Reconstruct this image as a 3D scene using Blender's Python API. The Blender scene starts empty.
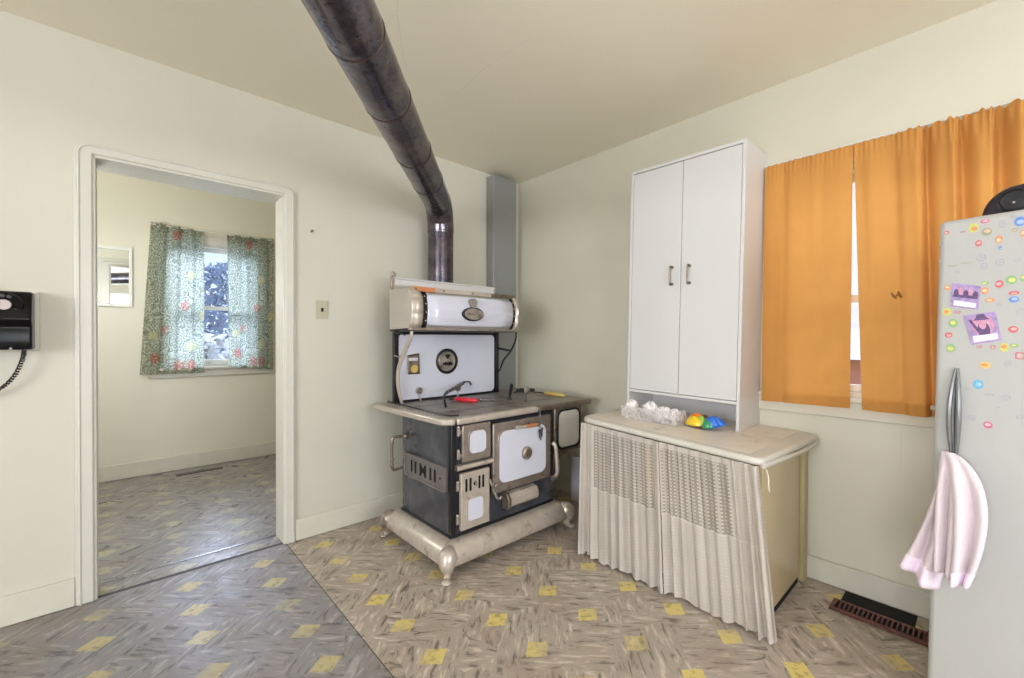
import bpy, math, random
from mathutils import Vector, Matrix
random.seed(7)
PI = math.pi
col = bpy.context.scene.collection
sin, cos = math.sin, math.cos

# ------------------------------------------------------------------ materials
def lin(c):
    c = c / 255.0
    return c / 12.92 if c <= .04045 else ((c + .055) / 1.055) ** 2.4
def RGB(r, g, b): return (lin(r), lin(g), lin(b), 1)
class NT:
    def __init__(s, name):
        s.m = bpy.data.materials.new(name); s.m.use_nodes = True
        s.t = s.m.node_tree; s.t.nodes.clear()
        s.out = s.n('ShaderNodeOutputMaterial')
    def n(s, typ, **kw):
        nd = s.t.nodes.new(typ)
        for k, v in kw.items():
            if k.startswith('_'): setattr(nd, k[1:], v)
            else:
                key = int(k[1:]) if k[0] == 'i' and k[1:].isdigit() else k.replace('__', ' ')
                s.set(nd, key, v)
        return nd
    def set(s, nd, key, v):
        if isinstance(v, bpy.types.NodeSocket): s.t.links.new(v, nd.inputs[key])
        elif isinstance(v, bpy.types.Node): s.t.links.new(v.outputs[0], nd.inputs[key])
        else: nd.inputs[key].default_value = v
    def math(s, op, a, b=0.0, c=None):
        nd = s.n('ShaderNodeMath', _operation=op, i0=a, i1=b)
        if c is not None: s.set(nd, 2, c)
        return nd.outputs[0]
    def mix(s, f, a, b):
        nd = s.n('ShaderNodeMix', _data_type='RGBA')
        s.set(nd, 0, f); s.set(nd, 6, a); s.set(nd, 7, b)
        return nd.outputs[2]
    def obj(s): return s.n('ShaderNodeTexCoord').outputs['Object']
    def uv(s): return s.n('ShaderNodeTexCoord').outputs['UV']
    def mapping(s, vec, scale=(1,1,1), rot=(0,0,0), loc=(0,0,0)):
        return s.n('ShaderNodeMapping', Vector=vec, Scale=scale, Rotation=rot, Location=loc).outputs[0]
    def noise(s, vec, scale=5., detail=3., rough=.5, dist=0.):
        return s.n('ShaderNodeTexNoise', Vector=vec, Scale=scale, Detail=detail, Roughness=rough, Distortion=dist).outputs[0]
    def ramp(s, f, stops):
        nd = s.n('ShaderNodeValToRGB'); s.set(nd, 0, f)
        e = nd.color_ramp.elements
        while len(e) < len(stops): e.new(.5)
        for k, (p, c) in enumerate(stops):
            e[k].position = p; e[k].color = c if len(c) == 4 else (*c, 1)
        return nd.outputs[0]
    def maprange(s, v, a, b, c=0., d=1.):
        return s.n('ShaderNodeMapRange', i0=v, i1=a, i2=b, i3=c, i4=d).outputs[0]
    def bsdf(s, **kw): return s.n('ShaderNodeBsdfPrincipled', **kw)
    def bump(s, h, strength=.3, dist=.01):
        return s.n('ShaderNodeBump', Strength=strength, Distance=dist, Height=h).outputs[0]
    def finish(s, sh):
        s.set(s.out, 0, sh); return s.m

def mul(c, k): return (c[0]*k, c[1]*k, c[2]*k, 1)
def mat(name, c, rough=.5, metal=0., var=.06, scale=6., bump=0., bscale=60., dirt=None, dscale=12., damt=.55, spec=.5, coat=0., sheen=0.):
    t = NT(name); c = RGB(*c); o = t.obj()
    n = t.noise(o, scale, 4.)
    base = t.mix(t.maprange(n, .3, .7), mul(c, 1 - var), mul(c, 1 + var))
    if dirt:
        d = t.noise(o, dscale, 5., .65)
        base = t.mix(t.maprange(d, damt, damt + .15), base, RGB(*dirt))
    b = t.bsdf(Base__Color=base, Roughness=rough, Metallic=metal)
    b.inputs['Specular IOR Level'].default_value = spec
    if coat: b.inputs['Coat Weight'].default_value = coat; b.inputs['Coat Roughness'].default_value = .08
    if sheen: b.inputs['Sheen Weight'].default_value = sheen
    if bump: t.set(b, 'Normal', t.bump(t.noise(o, bscale, 3.), bump, .004))
    return t.finish(b)

def m_wall(name, c, period=1.22, off=0.0, axis=0):
    t = NT(name); o = t.obj(); cc = RGB(*c)
    sep = t.n('ShaderNodeSeparateXYZ', Vector=o)
    x = sep.outputs[axis]
    n = t.noise(o, 1.7, 4.)
    base = t.mix(t.maprange(n, .3, .7), mul(cc, .96), mul(cc, 1.03))
    fr = t.math('ABSOLUTE', t.math('SUBTRACT', t.math('FRACT', t.math('DIVIDE', t.math('ADD', x, off), period)), .5))
    line = t.math('LESS_THAN', fr, .0012)
    b = t.bsdf(Base__Color=base, Roughness=.45)
    h = t.math('SUBTRACT', t.math('MULTIPLY', t.noise(o, 90., 2.), .15), line)
    t.set(b, 'Normal', t.bump(h, .35, .003))
    return t.finish(b)

def m_floor(name, base, dark, light, yel, warm=1.0, rough=.33, fine=1.0):
    """linoleum: jaspe strokes in alternating diagonals, small yellow lozenges on a rectangular lattice"""
    t = NT(name); o = t.obj()
    sep = t.n('ShaderNodeSeparateXYZ', Vector=o); x, y = sep.outputs[0], sep.outputs[1]
    wob = t.math('MULTIPLY', t.math('SUBTRACT', t.noise(o, 24., 2.), .5), .012)
    def lat(v, o0, s):
        return t.math('SUBTRACT', t.math('FRACT', t.math('ADD', t.math('DIVIDE', t.math('SUBTRACT', v, o0), s), .5)), .5)
    u = t.math('MULTIPLY', lat(x, .245, .3185), .3185 / .064)
    v = t.math('MULTIPLY', lat(y, .205, .2395), .2395 / .054)
    d = t.math('ADD', t.math('ABSOLUTE', t.math('ADD', u, wob)), t.math('ABSOLUTE', v))
    d = t.math('ADD', d, t.math('MULTIPLY', t.math('SUBTRACT', t.noise(o, 60., 2.), .5), .12))
    dia = t.maprange(d, .93, 1.0, 1., 0.)
    # strokes
    ca = t.mapping(o, rot=(0, 0, PI/4))
    n1 = t.noise(t.mapping(ca, scale=(9*fine, 42*fine, 1)), 1., 4., .62, .6)
    n2 = t.noise(t.mapping(ca, scale=(42*fine, 9*fine, 1)), 1., 4., .62, .6)
    vc = t.n('ShaderNodeTexVoronoi', Vector=t.mapping(o, scale=(6.3, 7.2, 1)), Scale=1.0, Randomness=.75)
    chk = t.math('GREATER_THAN', t.n('ShaderNodeSeparateXYZ', Vector=vc.outputs[1]).outputs[0], .5)
    wn = t.maprange(t.math('ADD', chk, t.math('MULTIPLY', t.math('SUBTRACT', t.noise(o, 14., 2.), .5), 2.2)), .35, .65)
    nn = t.math('ADD', t.math('MULTIPLY', n1, wn), t.math('MULTIPLY', n2, t.math('SUBTRACT', 1., wn)))
    big = t.noise(o, 2.6, 3.)
    nn = t.math('ADD', nn, t.math('MULTIPLY', t.math('SUBTRACT', big, .5), .10))
    cb = t.ramp(nn, [(.34, RGB(*dark)), (.45, RGB(*base)), (.54, RGB(*base)), (.66, RGB(*light))])
    cb = t.mix(t.maprange(t.noise(o, 5., 3.), .5, .72, 0., .35), cb, RGB(132, 112, 92))
    yc = t.mix(t.maprange(t.noise(t.mapping(o, loc=(3, 3, 0)), 34., 3.), .52, .66), RGB(*yel), mul(RGB(*yel), .62))
    yc = t.mix(t.maprange(t.noise(o, 6., 3.), .45, .65, 0., .55), yc, cb)
    fc = t.mix(dia, cb, yc)
    b = t.bsdf(Base__Color=fc, Roughness=t.maprange(t.noise(o, 7., 4.), .3, .7, rough - .06, rough + .14))
    t.set(b, 'Normal', t.bump(t.noise(o, 40., 3.), .12, .004))
    return t.finish(b)

def m_cloth(name, c, trans=.35, var=.06, rough=.9, bscale=300.):
    t = NT(name); o = t.obj(); cc = RGB(*c)
    base = t.mix(t.maprange(t.noise(o, 9., 3.), .3, .7), mul(cc, 1-var), mul(cc, 1+var))
    d = t.bsdf(Base__Color=base, Roughness=rough); d.inputs['Specular IOR Level'].default_value = .2
    t.set(d, 'Normal', t.bump(t.noise(o, bscale, 2.), .3, .002))
    tr = t.n('ShaderNodeBsdfTranslucent', Color=base)
    return t.finish(t.n('ShaderNodeMixShader', i0=trans, i1=d, i2=tr))

def m_floral(name):
    t = NT(name); uv = t.uv()
    w = t.noise(uv, 5., 2.)
    wv = t.n('ShaderNodeVectorMath', _operation='ADD')
    t.set(wv, 0, uv)
    cx = t.n('ShaderNodeCombineXYZ', X=t.math('MULTIPLY', w, .22), Y=t.math('MULTIPLY', t.noise(t.mapping(uv, loc=(5, 5, 5)), 5., 2.), .22))
    t.set(wv, 1, cx.outputs[0])
    vor = t.n('ShaderNodeTexVoronoi', Vector=wv.outputs[0], Scale=8.5)
    rings = t.math('MULTIPLY', t.math('SINE', t.math('MULTIPLY', vor.outputs[0], 40.)), .8)
    fine = t.noise(uv, 60., 3., .7)
    leaf = t.math('ADD', rings, t.math('MULTIPLY', t.math('SUBTRACT', fine, .5), 6.5))
    cream = RGB(204, 206, 190); green = RGB(118, 132, 98); dk = RGB(104, 114, 106)
    c = t.mix(t.maprange(leaf, -1.0, 1.2), cream, green)
    c = t.mix(t.maprange(t.math('ADD', t.math('SINE', t.math('MULTIPLY', vor.outputs[0], 92.)), t.math('MULTIPLY', t.math('SUBTRACT', fine, .5), 4.)), .75, 1.1), c, dk)
    v2 = t.n('ShaderNodeTexVoronoi', Vector=t.mapping(uv, loc=(.3, .1, 0)), Scale=4.6)
    c = t.mix(t.math('MULTIPLY', t.maprange(v2.outputs[0], .20, .26, 1., 0.), t.maprange(fine, .40, .52)), c, RGB(178, 108, 92))
    v3 = t.n('ShaderNodeTexVoronoi', Vector=t.mapping(uv, loc=(.8, .6, 0)), Scale=3.5)
    c = t.mix(t.math('MULTIPLY', t.maprange(v3.outputs[0], .16, .2, 1., 0.), t.maprange(fine, .45, .55)), c, RGB(206, 196, 130))
    d = t.bsdf(Base__Color=c, Roughness=.9); d.inputs['Specular IOR Level'].default_value = .1
    tr = t.n('ShaderNodeBsdfTranslucent', Color=c)
    a = t.n('ShaderNodeMixShader', i0=.5, i1=d, i2=tr)
    tp = t.n('ShaderNodeBsdfTransparent')
    return t.finish(t.n('ShaderNodeMixShader', i0=.14, i1=a, i2=tp))

def m_lace(name):
    """net lace above, closer woven below, seam and gathered side edges; v in metres from the hem, u in metres along the panel, side flag in the third UV-less attribute"""
    t = NT(name); uv = t.uv(); sep = t.n('ShaderNodeSeparateXYZ', Vector=uv); u, v = sep.outputs[0], sep.outputs[1]
    at = t.n('ShaderNodeAttribute', _attribute_name='edge').outputs['Fac']
    col_ = t.math('ABSOLUTE', t.math('SUBTRACT', t.math('FRACT', t.math('MULTIPLY', u, 62.)), .5))
    row_ = t.math('ABSOLUTE', t.math('SUBTRACT', t.math('FRACT', t.math('MULTIPLY', v, 62.)), .5))
    dots = t.math('LESS_THAN', t.math('ADD', t.math('MULTIPLY', col_, col_), t.math('MULTIPLY', row_, row_)), .060)
    bars = t.math('GREATER_THAN', t.math('ABSOLUTE', t.math('SUBTRACT', t.math('FRACT', t.math('MULTIPLY', u, 31.)), .5)), .36)
    net = t.math('MAXIMUM', t.math('MULTIPLY', dots, 1.), t.math('MULTIPLY', bars, .80))
    net = t.math('MAXIMUM', net, .50)
    low = t.math('ADD', .90, t.math('MULTIPLY', dots, .08))
    isl = t.math('LESS_THAN', v, .375)
    band = t.math('LESS_THAN', t.math('ABSOLUTE', t.math('SUBTRACT', v, .378)), .005)
    alpha = t.math('ADD', t.math('MULTIPLY', low, isl), t.math('MULTIPLY', net, t.math('SUBTRACT', 1., isl)))
    alpha = t.math('MAXIMUM', alpha, t.math('MAXIMUM', band, t.math('MULTIPLY', at, .93)))
    c = t.mix(t.maprange(t.noise(t.obj(), 4., 3.), .3, .7), RGB(206, 197, 187), RGB(222, 213, 204))
    d = t.bsdf(Base__Color=c, Roughness=.95); d.inputs['Specular IOR Level'].default_value = .1
    t.set(d, 'Normal', t.bump(t.math('ADD', dots, t.noise(uv, 300., 2.)), .5, .003))
    tr = t.n('ShaderNodeBsdfTranslucent', Color=c)
    a = t.n('ShaderNodeMixShader', i0=.22, i1=d, i2=tr)
    tp = t.n('ShaderNodeBsdfTransparent')
    return t.finish(t.n('ShaderNodeMixShader', i0=alpha, i1=tp, i2=a))

def m_glass(name, refl=.08, tint=(1, 1, 1, 1)):
    t = NT(name)
    g = t.n('ShaderNodeBsdfGlossy', Roughness=.02); tp = t.n('ShaderNodeBsdfTransparent', Color=tint)
    return t.finish(t.n('ShaderNodeMixShader', i0=refl, i1=tp, i2=g))

def m_film(name):
    t = NT(name); o = t.obj()
    d = t.bsdf(Base__Color=RGB(232, 226, 224), Roughness=.3)
    t.set(d, 'Normal', t.bump(t.noise(o, 45., 3., .6, 1.), .8, .01))
    tp = t.n('ShaderNodeBsdfTransparent')
    f = t.maprange(t.noise(o, 38., 3.),   .3, .7, .12, .45)
    return t.finish(t.n('ShaderNodeMixShader', i0=f, i1=tp, i2=d))

def m_pipe(name):  # sooty black sheet metal
    t = NT(name); o = t.obj()
    n = t.noise(o, 9., 5., .7); n2 = t.noise(o, 70., 3., .7)
    c = t.mix(t.maprange(n, .42, .62), RGB(78, 76, 88), RGB(116, 108, 114))
    c = t.mix(t.maprange(n2, .56, .68, 0., .7), c, RGB(30, 26, 28))
    c = t.mix(t.maprange(t.noise(t.mapping(o, loc=(4, 1, 2)), 6., 4.), .60, .70, 0., .5), c, RGB(104, 74, 66))
    b = t.bsdf(Base__Color=c, Metallic=.85, Roughness=t.maprange(n2, .35, .7, .14, .32))
    return t.finish(b)

MT = {}
MT['wall_l'] = m_wall('pale yellow wall paint', (205, 201, 187), 1.22, .35, 0)
MT['wall_r'] = m_wall('pale green-yellow wall paint', (210, 205, 188), 1.22, -.85, 1)
MT['wall_far'] = m_wall('pale yellow wall paint of back room', (221, 217, 200), 1.22, .2, 0)
MT['ceiling'] = mat('cream ceiling paint', (236, 229, 210), .6, var=.02, scale=1.2, bump=.15, bscale=40)
MT['trimw'] = mat('cream trim paint', (208, 205, 194), .35, var=.02, bump=.1, bscale=30)
MT['basew'] = mat('cream baseboard paint', (208, 204, 190), .38, var=.03, scale=12, dirt=(150, 146, 122), dscale=30, damt=.70)
MT['floor'] = m_floor('marbled linoleum with yellow lozenges', (168, 155, 142), (108, 100, 90), (202, 190, 176), (212, 192, 116))
MT['floorb'] = m_floor('marbled linoleum by the doorway', (134, 129, 128), (92, 88, 88), (166, 160, 157), (182, 168, 124), rough=.42)  # greyer, bluer base takes in the bluish daylight from the doorway
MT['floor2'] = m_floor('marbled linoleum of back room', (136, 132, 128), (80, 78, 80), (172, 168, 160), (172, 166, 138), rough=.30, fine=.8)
MT['seam'] = mat('dark floor seam', (62, 56, 50), .6)
MT['strip'] = mat('worn metal floor strip', (150, 148, 150), .25, .8)
MT['grey_duct'] = mat('grey painted metal', (132, 134, 132), .35, 0, var=.05, scale=3, bump=.05)
MT['pipe'] = m_pipe('black stovepipe metal')
MT['piperust'] = mat('stovepipe crimp ring', (70, 54, 52), .4, .5, var=.3, scale=30)
MT['enamel_dk'] = mat('dark blue-black stove enamel', (56, 58, 66), .20, 0, var=.22, scale=5, coat=.15, dirt=(78, 78, 82), dscale=5, damt=.52)
MT['black'] = mat('black iron', (26, 26, 30), .35, .2, var=.2, scale=20)
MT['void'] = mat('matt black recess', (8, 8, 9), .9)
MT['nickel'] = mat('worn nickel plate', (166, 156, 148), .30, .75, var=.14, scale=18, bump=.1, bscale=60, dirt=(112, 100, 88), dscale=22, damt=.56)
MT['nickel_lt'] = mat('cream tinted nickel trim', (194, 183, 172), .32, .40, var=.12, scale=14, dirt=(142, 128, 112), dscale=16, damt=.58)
MT['nickel_br'] = mat('brown tarnished nickel', (132, 120, 106), .34, .65, var=.15, scale=18, dirt=(92, 80, 70), dscale=20, damt=.55)
MT['nickel_gy'] = mat('plain grey nickel panel', (184, 176, 166), .30, .15, var=.05, scale=5)
MT['white_en'] = mat('white porcelain enamel', (206, 207, 220), .12, 0, var=.02, scale=4, coat=.4)
MT['iron_top'] = mat('grey cast iron cooktop', (148, 142, 136), .42, .35, var=.14, scale=9, bump=.2, bscale=70, dirt=(104, 94, 84), dscale=7, damt=.52)
MT['res_pan'] = mat('aged pale enamel', (200, 196, 188), .2, 0, var=.04, scale=6)
MT['vent_gy'] = mat('dull grey vent plate', (118, 112, 112), .35, .4, var=.12, scale=14)
MT['copper'] = mat('copper orange wear', (206, 138, 96), .35, .5, var=.1)
MT['red'] = mat('red plastic grip', (214, 40, 58), .3)
MT['yellow_h'] = mat('yellow wooden handle', (214, 184, 104), .45)
MT['steel'] = mat('dull steel', (120, 116, 118), .3, .85, var=.15, scale=30)
MT['white_lam'] = mat('white laminate', (209, 207, 206), .35, 0, var=.012, scale=3)
MT['white_lam2'] = mat('white laminate side', (208, 207, 206), .4, 0, var=.012, scale=3)
MT['ctop'] = mat('faded beige enamel worktop', (222, 211, 198), .38, 0, var=.05, scale=7, dirt=(180, 168, 146), dscale=6, damt=.55)
MT['cborder'] = mat('grey-green worktop border', (206, 201, 190), .4, 0, var=.05, scale=9)
MT['beige_ply'] = mat('beige painted plywood', (196, 176, 136), .28, 0, var=.05, scale=3, coat=.2)
MT['beige_dk'] = mat('darker beige wood strip', (186, 172, 128), .4, var=.05)  # darker, yellower beige than the plywood
MT['box_or'] = mat('amber cardboard', (196, 150, 90), .6, var=.15, scale=8)
MT['box_br'] = mat('brown cardboard', (140, 118, 96), .6, var=.1)
MT['box_gy'] = mat('grey stored tin', (120, 116, 122), .4, var=.1)
MT['orange'] = m_cloth('orange curtain cloth', (212, 152, 82), .22, .03)
MT['floral'] = m_floral('green floral sheer cloth')
MT['lace'] = m_lace('ivory lace cloth')
MT['string'] = mat('cream tie string', (220, 212, 190), .8)
MT['glass'] = m_glass('window glass')
MT['mirror'] = mat('mirror silver', (236, 240, 240), .02, 1., var=0.)
MT['frame_w'] = mat('white frame paint', (226, 226, 220), .35, var=.02)
MT['fridge'] = mat('white fridge enamel', (180, 179, 176), .28, 0, var=.01, scale=2, bump=.06, bscale=220)
MT['gasket'] = mat('grey rubber gasket', (120, 120, 118), .6)
MT['handle_gy'] = mat('grey handle metal', (138, 140, 142), .25, .6)
MT['towel'] = mat('pale pink terry cloth', (232, 216, 222), .95, 0, var=.03, scale=30, bump=1., bscale=420, sheen=.4)
MT['towel_b'] = mat('smooth towel border', (238, 222, 236), .8, 0, var=.02)
MT['phone'] = mat('glossy black bakelite', (9, 8, 11), .22, 0, var=.1, spec=.28)
MT['phone_pl'] = mat('pale phone back plate', (214, 210, 198), .4)
MT['dialcard'] = mat('pinkish white dial card', (206, 192, 190), .5)
MT['rub'] = mat('black rubber cord', (28, 27, 26), .35)
MT['switch'] = mat('cream switch plate', (184, 178, 154), .3)
MT['rust'] = mat('rusty brown register paint', (104, 62, 52), .45, .3, var=.25, scale=30)
MT['film'] = m_film('clear crumpled plastic film')
MT['tissue'] = mat('white tissue paper', (232, 226, 226), .9, bump=.5, bscale=40)
MT['t_yel'] = mat('yellow plastic', (232, 196, 30), .2, coat=.4)
MT['t_org'] = mat('orange plastic', (226, 120, 40), .2, coat=.4)
MT['t_lime'] = mat('lime plastic', (150, 186, 70), .2, coat=.4)
MT['t_green'] = mat('green plastic', (40, 140, 100), .2, coat=.4)
MT['t_blue'] = mat('blue plastic', (28, 104, 206), .2, coat=.4)
MT['t_brown'] = mat('brown felt', (96, 62, 40), .8)
MT['plum'] = mat('plum black plastic', (34, 20, 34), .22, coat=.3)
MT['brown_clip'] = mat('brown clip', (132, 78, 18), .4)
MT['paper_w'] = mat('white paper board', (218, 216, 226), .6)
MT['snow'] = mat('snowy ground', (236, 238, 244), .8)
MT['bark'] = mat('brown bark', (134, 128, 128), .9, var=.2)
MT['leaf_b'] = mat('blue-grey foliage', (158, 164, 178), .8, var=.25, scale=3)
MT['leaf_g'] = mat('frosted olive foliage', (176, 174, 166), .8, var=.3, scale=3)
MT['house_w'] = mat('pale house siding', (232, 214, 200), .8)
MT['house_b'] = mat('red-brown house panel', (150, 92, 74), .8)
MT['ledge'] = mat('grey weathered ledge', (150, 150, 148), .8)
MT['purple'] = mat('lilac printed card', (168, 144, 190), .5, var=.25, scale=90)
MT['purple_d'] = mat('dark violet ink', (98, 76, 118), .5, var=.3, scale=120)
MT['pink_f'] = mat('rose ink', (206, 150, 176), .5, var=.2, scale=120)
MT['white_ink'] = mat('white ink', (226, 220, 230), .5)
SC = {'yg': ((196, 196, 70), (222, 120, 60)), 'ol': ((140, 142, 104), (206, 170, 130)), 'bl': ((66, 112, 206), (150, 180, 226)),
      'or': ((226, 124, 64), (232, 196, 150)), 'dr': ((140, 50, 62), (170, 90, 96)), 're': ((204, 66, 72), (226, 160, 150)),
      'gr': ((150, 150, 164), (206, 206, 210)), 'pk': ((206, 70, 106), (232, 170, 180)), 'gn': ((120, 170, 96), (216, 206, 90)),
      'mu': ((226, 178, 76), (206, 120, 60)), 'sk': ((70, 158, 206), (130, 190, 220))}
SM = {k: (mat('sticker ink ' + k, a, .35, var=.12, scale=150), mat('sticker centre ' + k, b, .35, var=.15, scale=150)) for k, (a, b) in [(k, (tuple(q*.72 + 58 for q in a), tuple(q*.72 + 58 for q in b))) for k, (a, b) in SC.items()]}

# ------------------------------------------------------------------ geometry
OFF = {}
class MB:
    def __init__(s): s.v = []; s.f = []; s.mi = []; s.cur = 0; s.uv = {}; s.edge = None
    def add(s, vs, fs):
        o = len(s.v); s.v += [Vector(v) for v in vs]
        for f in fs: s.f.append([o + i for i in f]); s.mi.append(s.cur)
        return s
    def box(s, x0, x1, y0, y1, z0, z1):
        return s.add([(x0,y0,z0),(x1,y0,z0),(x1,y1,z0),(x0,y1,z0),(x0,y0,z1),(x1,y0,z1),(x1,y1,z1),(x0,y1,z1)],
                     [(0,3,2,1),(4,5,6,7),(0,1,5,4),(1,2,6,5),(2,3,7,6),(3,0,4,7)])
    def prism(s, out, plane, a, b):
        def P(u, v, w): return {'xy': (u, v, w), 'xz': (u, w, v), 'yz': (w, u, v)}[plane]
        n = len(out)
        vs = [P(u, v, a) for u, v in out] + [P(u, v, b) for u, v in out]
        fs = [list(range(n))[::-1], list(range(n, 2*n))] + [(i, (i+1) % n, n + (i+1) % n, n + i) for i in range(n)]
        if plane == 'xz': fs = [tuple(reversed(f)) for f in fs]
        return s.add(vs, fs)
    def ring(s, o1, o2, plane, a, b):
        """frame between two outlines of equal point count"""
        def P(u, v, w): return {'xy': (u, v, w), 'xz': (u, w, v), 'yz': (w, u, v)}[plane]
        n = len(o1)
        vs = [P(*q, a) for q in o1] + [P(*q, a) for q in o2] + [P(*q, b) for q in o1] + [P(*q, b) for q in o2]
        fs = []
        for i in range(n):
            j = (i+1) % n
            fs += [(i, j, n+j, n+i), (2*n+i, 3*n+i, 3*n+j, 2*n+j), (i, 2*n+i, 2*n+j, j), (n+i, n+j, 3*n+j, 3*n+i)]
        return s.add(vs, fs)
    def grid(s, fn, nu, nv, closed_u=False, uvf=None, edgef=None):
        o = len(s.v); vs = []
        for j in range(nv + 1):
            for i in range(nu if closed_u else nu + 1):
                vs.append(fn(i/nu, j/nv))
        w = nu if closed_u else nu + 1
        fs = []
        for j in range(nv):
            for i in range(nu):
                i2 = (i+1) % w if closed_u else i+1
                fs.append((j*w+i, j*w+i2, (j+1)*w+i2, (j+1)*w+i))
        s.add(vs, fs)
        if uvf:
            for j in range(nv + 1):
                for i in range(w): s.uv[o + j*w + i] = uvf(i/nu, j/nv)
        if edgef:
            s.edge = s.edge or {}
            for j in range(nv + 1):
                for i in range(w): s.edge[o + j*w + i] = edgef(i/nu, j/nv)
        return s
    def tube(s, pts, r, n=12, cap=True, closed=False, flat=1.0):
        pts = [Vector(p) for p in pts]; m = len(pts)
        rr = [r] * m if not isinstance(r, (list, tuple)) else list(r)
        T = []
        for i in range(m):
            a = pts[(i-1) % m] if (closed or i) else pts[0]
            b = pts[(i+1) % m] if (closed or i < m-1) else pts[-1]
            T.append((b - a).normalized())
        up = Vector((0, 0, 1)) if abs(T[0].z) < .9 else Vector((1, 0, 0))
        N = (up - T[0] * up.dot(T[0])).normalized(); vs = []
        for i in range(m):
            N = (N - T[i] * N.dot(T[i])).normalized(); B = T[i].cross(N)
            for k in range(n):
                a = 2*PI*k/n; vs.append(pts[i] + (N*cos(a)*flat + B*sin(a)) * rr[i])
        fs = []
        for i in range(m if closed else m-1):
            for k in range(n):
                k2 = (k+1) % n; i2 = (i+1) % m
                fs.append((i*n+k, i*n+k2, i2*n+k2, i2*n+k))
        if cap and not closed: fs += [list(range(n))[::-1], list(range((m-1)*n, m*n))]
        return s.add(vs, fs)
    def cyl(s, a, b, r, r2=None, n=24): return s.tube([a, b], [r, r if r2 is None else r2], n)
    def lathe(s, prof, c, axis='z', n=28):
        c = Vector(c); vs = []
        for r, h in prof:
            for k in range(n):
                a = 2*PI*k/n; u, v = r*cos(a), r*sin(a)
                d = {'z': (u, v, h), 'y': (u, h, -v), 'x': (h, u, v), '-y': (u, -h, v), '-x': (-h, u, -v)}[axis]
                vs.append(c + Vector(d))
        m = len(prof)
        fs = [(i*n+k, i*n+(k+1) % n, (i+1)*n+(k+1) % n, (i+1)*n+k) for i in range(m-1) for k in range(n)]
        if prof[0][0] > 1e-5: fs.append(list(range(n))[::-1])
        if prof[-1][0] > 1e-5: fs.append(list(range((m-1)*n, m*n)))
        return s.add(vs, fs)
    def ball(s, c, r, n=16, m=10):
        if not isinstance(r, (tuple, list)): r = (r, r, r)
        c = Vector(c)
        return s.grid(lambda u, v: c + Vector((r[0]*cos(2*PI*u)*sin(PI*min(max(v, .004), .996)), r[1]*sin(2*PI*u)*sin(PI*min(max(v, .004), .996)), -r[2]*cos(PI*v))), n, m, True)
    def build(s, name, m, parent=None, bevel=0, seg=2, angle=35, solid=0, local=False, label=None, kind=None, sub=0, off=None):
        me = bpy.data.meshes.new(name)
        if off is None:
            off = Vector((0, 0, 0)) if (local or parent is None) else OFF.get(parent.name, Vector((0, 0, 0)))
        me.from_pydata([tuple(v - off) for v in s.v], [], s.f); me.update()
        ms = m if isinstance(m, (list, tuple)) else [m]
        for q in ms: me.materials.append(MT[q] if isinstance(q, str) else q)
        for p, k in zip(me.polygons, s.mi): p.material_index = min(k, len(ms)-1)
        if s.uv:
            ul = me.uv_layers.new(name='UVMap')
            for L in me.loops: ul.data[L.index].uv = s.uv.get(L.vertex_index, (0, 0))
        if s.edge:
            at = me.attributes.new('edge', 'FLOAT', 'POINT')
            for i in range(len(me.vertices)): at.data[i].value = s.edge.get(i, 0.)
        me.polygons.foreach_set('use_smooth', [True] * len(me.polygons))
        me.set_sharp_from_angle(angle=math.radians(angle))
        import bmesh
        bm = bmesh.new(); bm.from_mesh(me)
        if not s.uv: bmesh.ops.recalc_face_normals(bm, faces=bm.faces)
        bm.to_mesh(me); bm.free()
        o = bpy.data.objects.new(name, me); col.objects.link(o)
        if parent is not None: o.parent = parent; 
        OFF[o.name] = off
        if solid:
            md = o.modifiers.new('solid', 'SOLIDIFY'); md.thickness = solid; md.offset = 0
        if sub:
            md = o.modifiers.new('sub', 'SUBSURF'); md.levels = sub; md.render_levels = sub
        if bevel:
            md = o.modifiers.new('bevel', 'BEVEL'); md.width = bevel; md.segments = seg; md.limit_method = 'ANGLE'; md.angle_limit = math.radians(40)
        if label: o['label'] = label
        if kind: o['kind'] = kind
        return o

def tag(o, label, cat, group=None):
    o['label'] = label; o['category'] = cat
    if group: o['group'] = group
    return o
def empty(name, loc, label, cat, rot=(0, 0, 0), group=None):
    o = bpy.data.objects.new(name, None); col.objects.link(o); o.location = loc; o.rotation_euler = rot
    o.empty_display_size = .05
    OFF[o.name] = Vector(loc)
    return tag(o, label, cat, group)
def struct(o): o['kind'] = 'structure'; return o
def rrect(x0, x1, z0, z1, r, n=6):
    pts = []
    for cx, cz, a0 in ((x1-r, z1-r, 0), (x0+r, z1-r, PI/2), (x0+r, z0+r, PI), (x1-r, z0+r, 1.5*PI)):
        for k in range(n+1):
            a = a0 + PI/2*k/n; pts.append((cx + r*cos(a), cz + r*sin(a)))
    return pts
def ellipse(cx, cy, a, b, n=24, ph=0):
    return [(cx + a*cos(2*PI*k/n+ph), cy + b*sin(2*PI*k/n+ph)) for k in range(n)]
def bez(pts, n=24):
    """smooth curve through the points (Catmull-Rom)"""
    P = [Vector(p) for p in pts]; P = [P[0]*2-P[1]] + P + [P[-1]*2-P[-2]]; out = []
    segs = len(P) - 3
    for i in range(segs):
        for k in range(n):
            t = k/n; a, b, c, d = P[i:i+4]
            out.append(.5*((2*b) + (c-a)*t + (2*a-5*b+4*c-d)*t*t + (3*b-a-3*c+d)*t**3))
    out.append(P[-2]); return out

# ------------------------------------------------------------------ the room
D, E, H = 2.765, 2.6015, 2.578
XL, YB = -3.6, -3.3          # left and back limits of the kitchen
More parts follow.
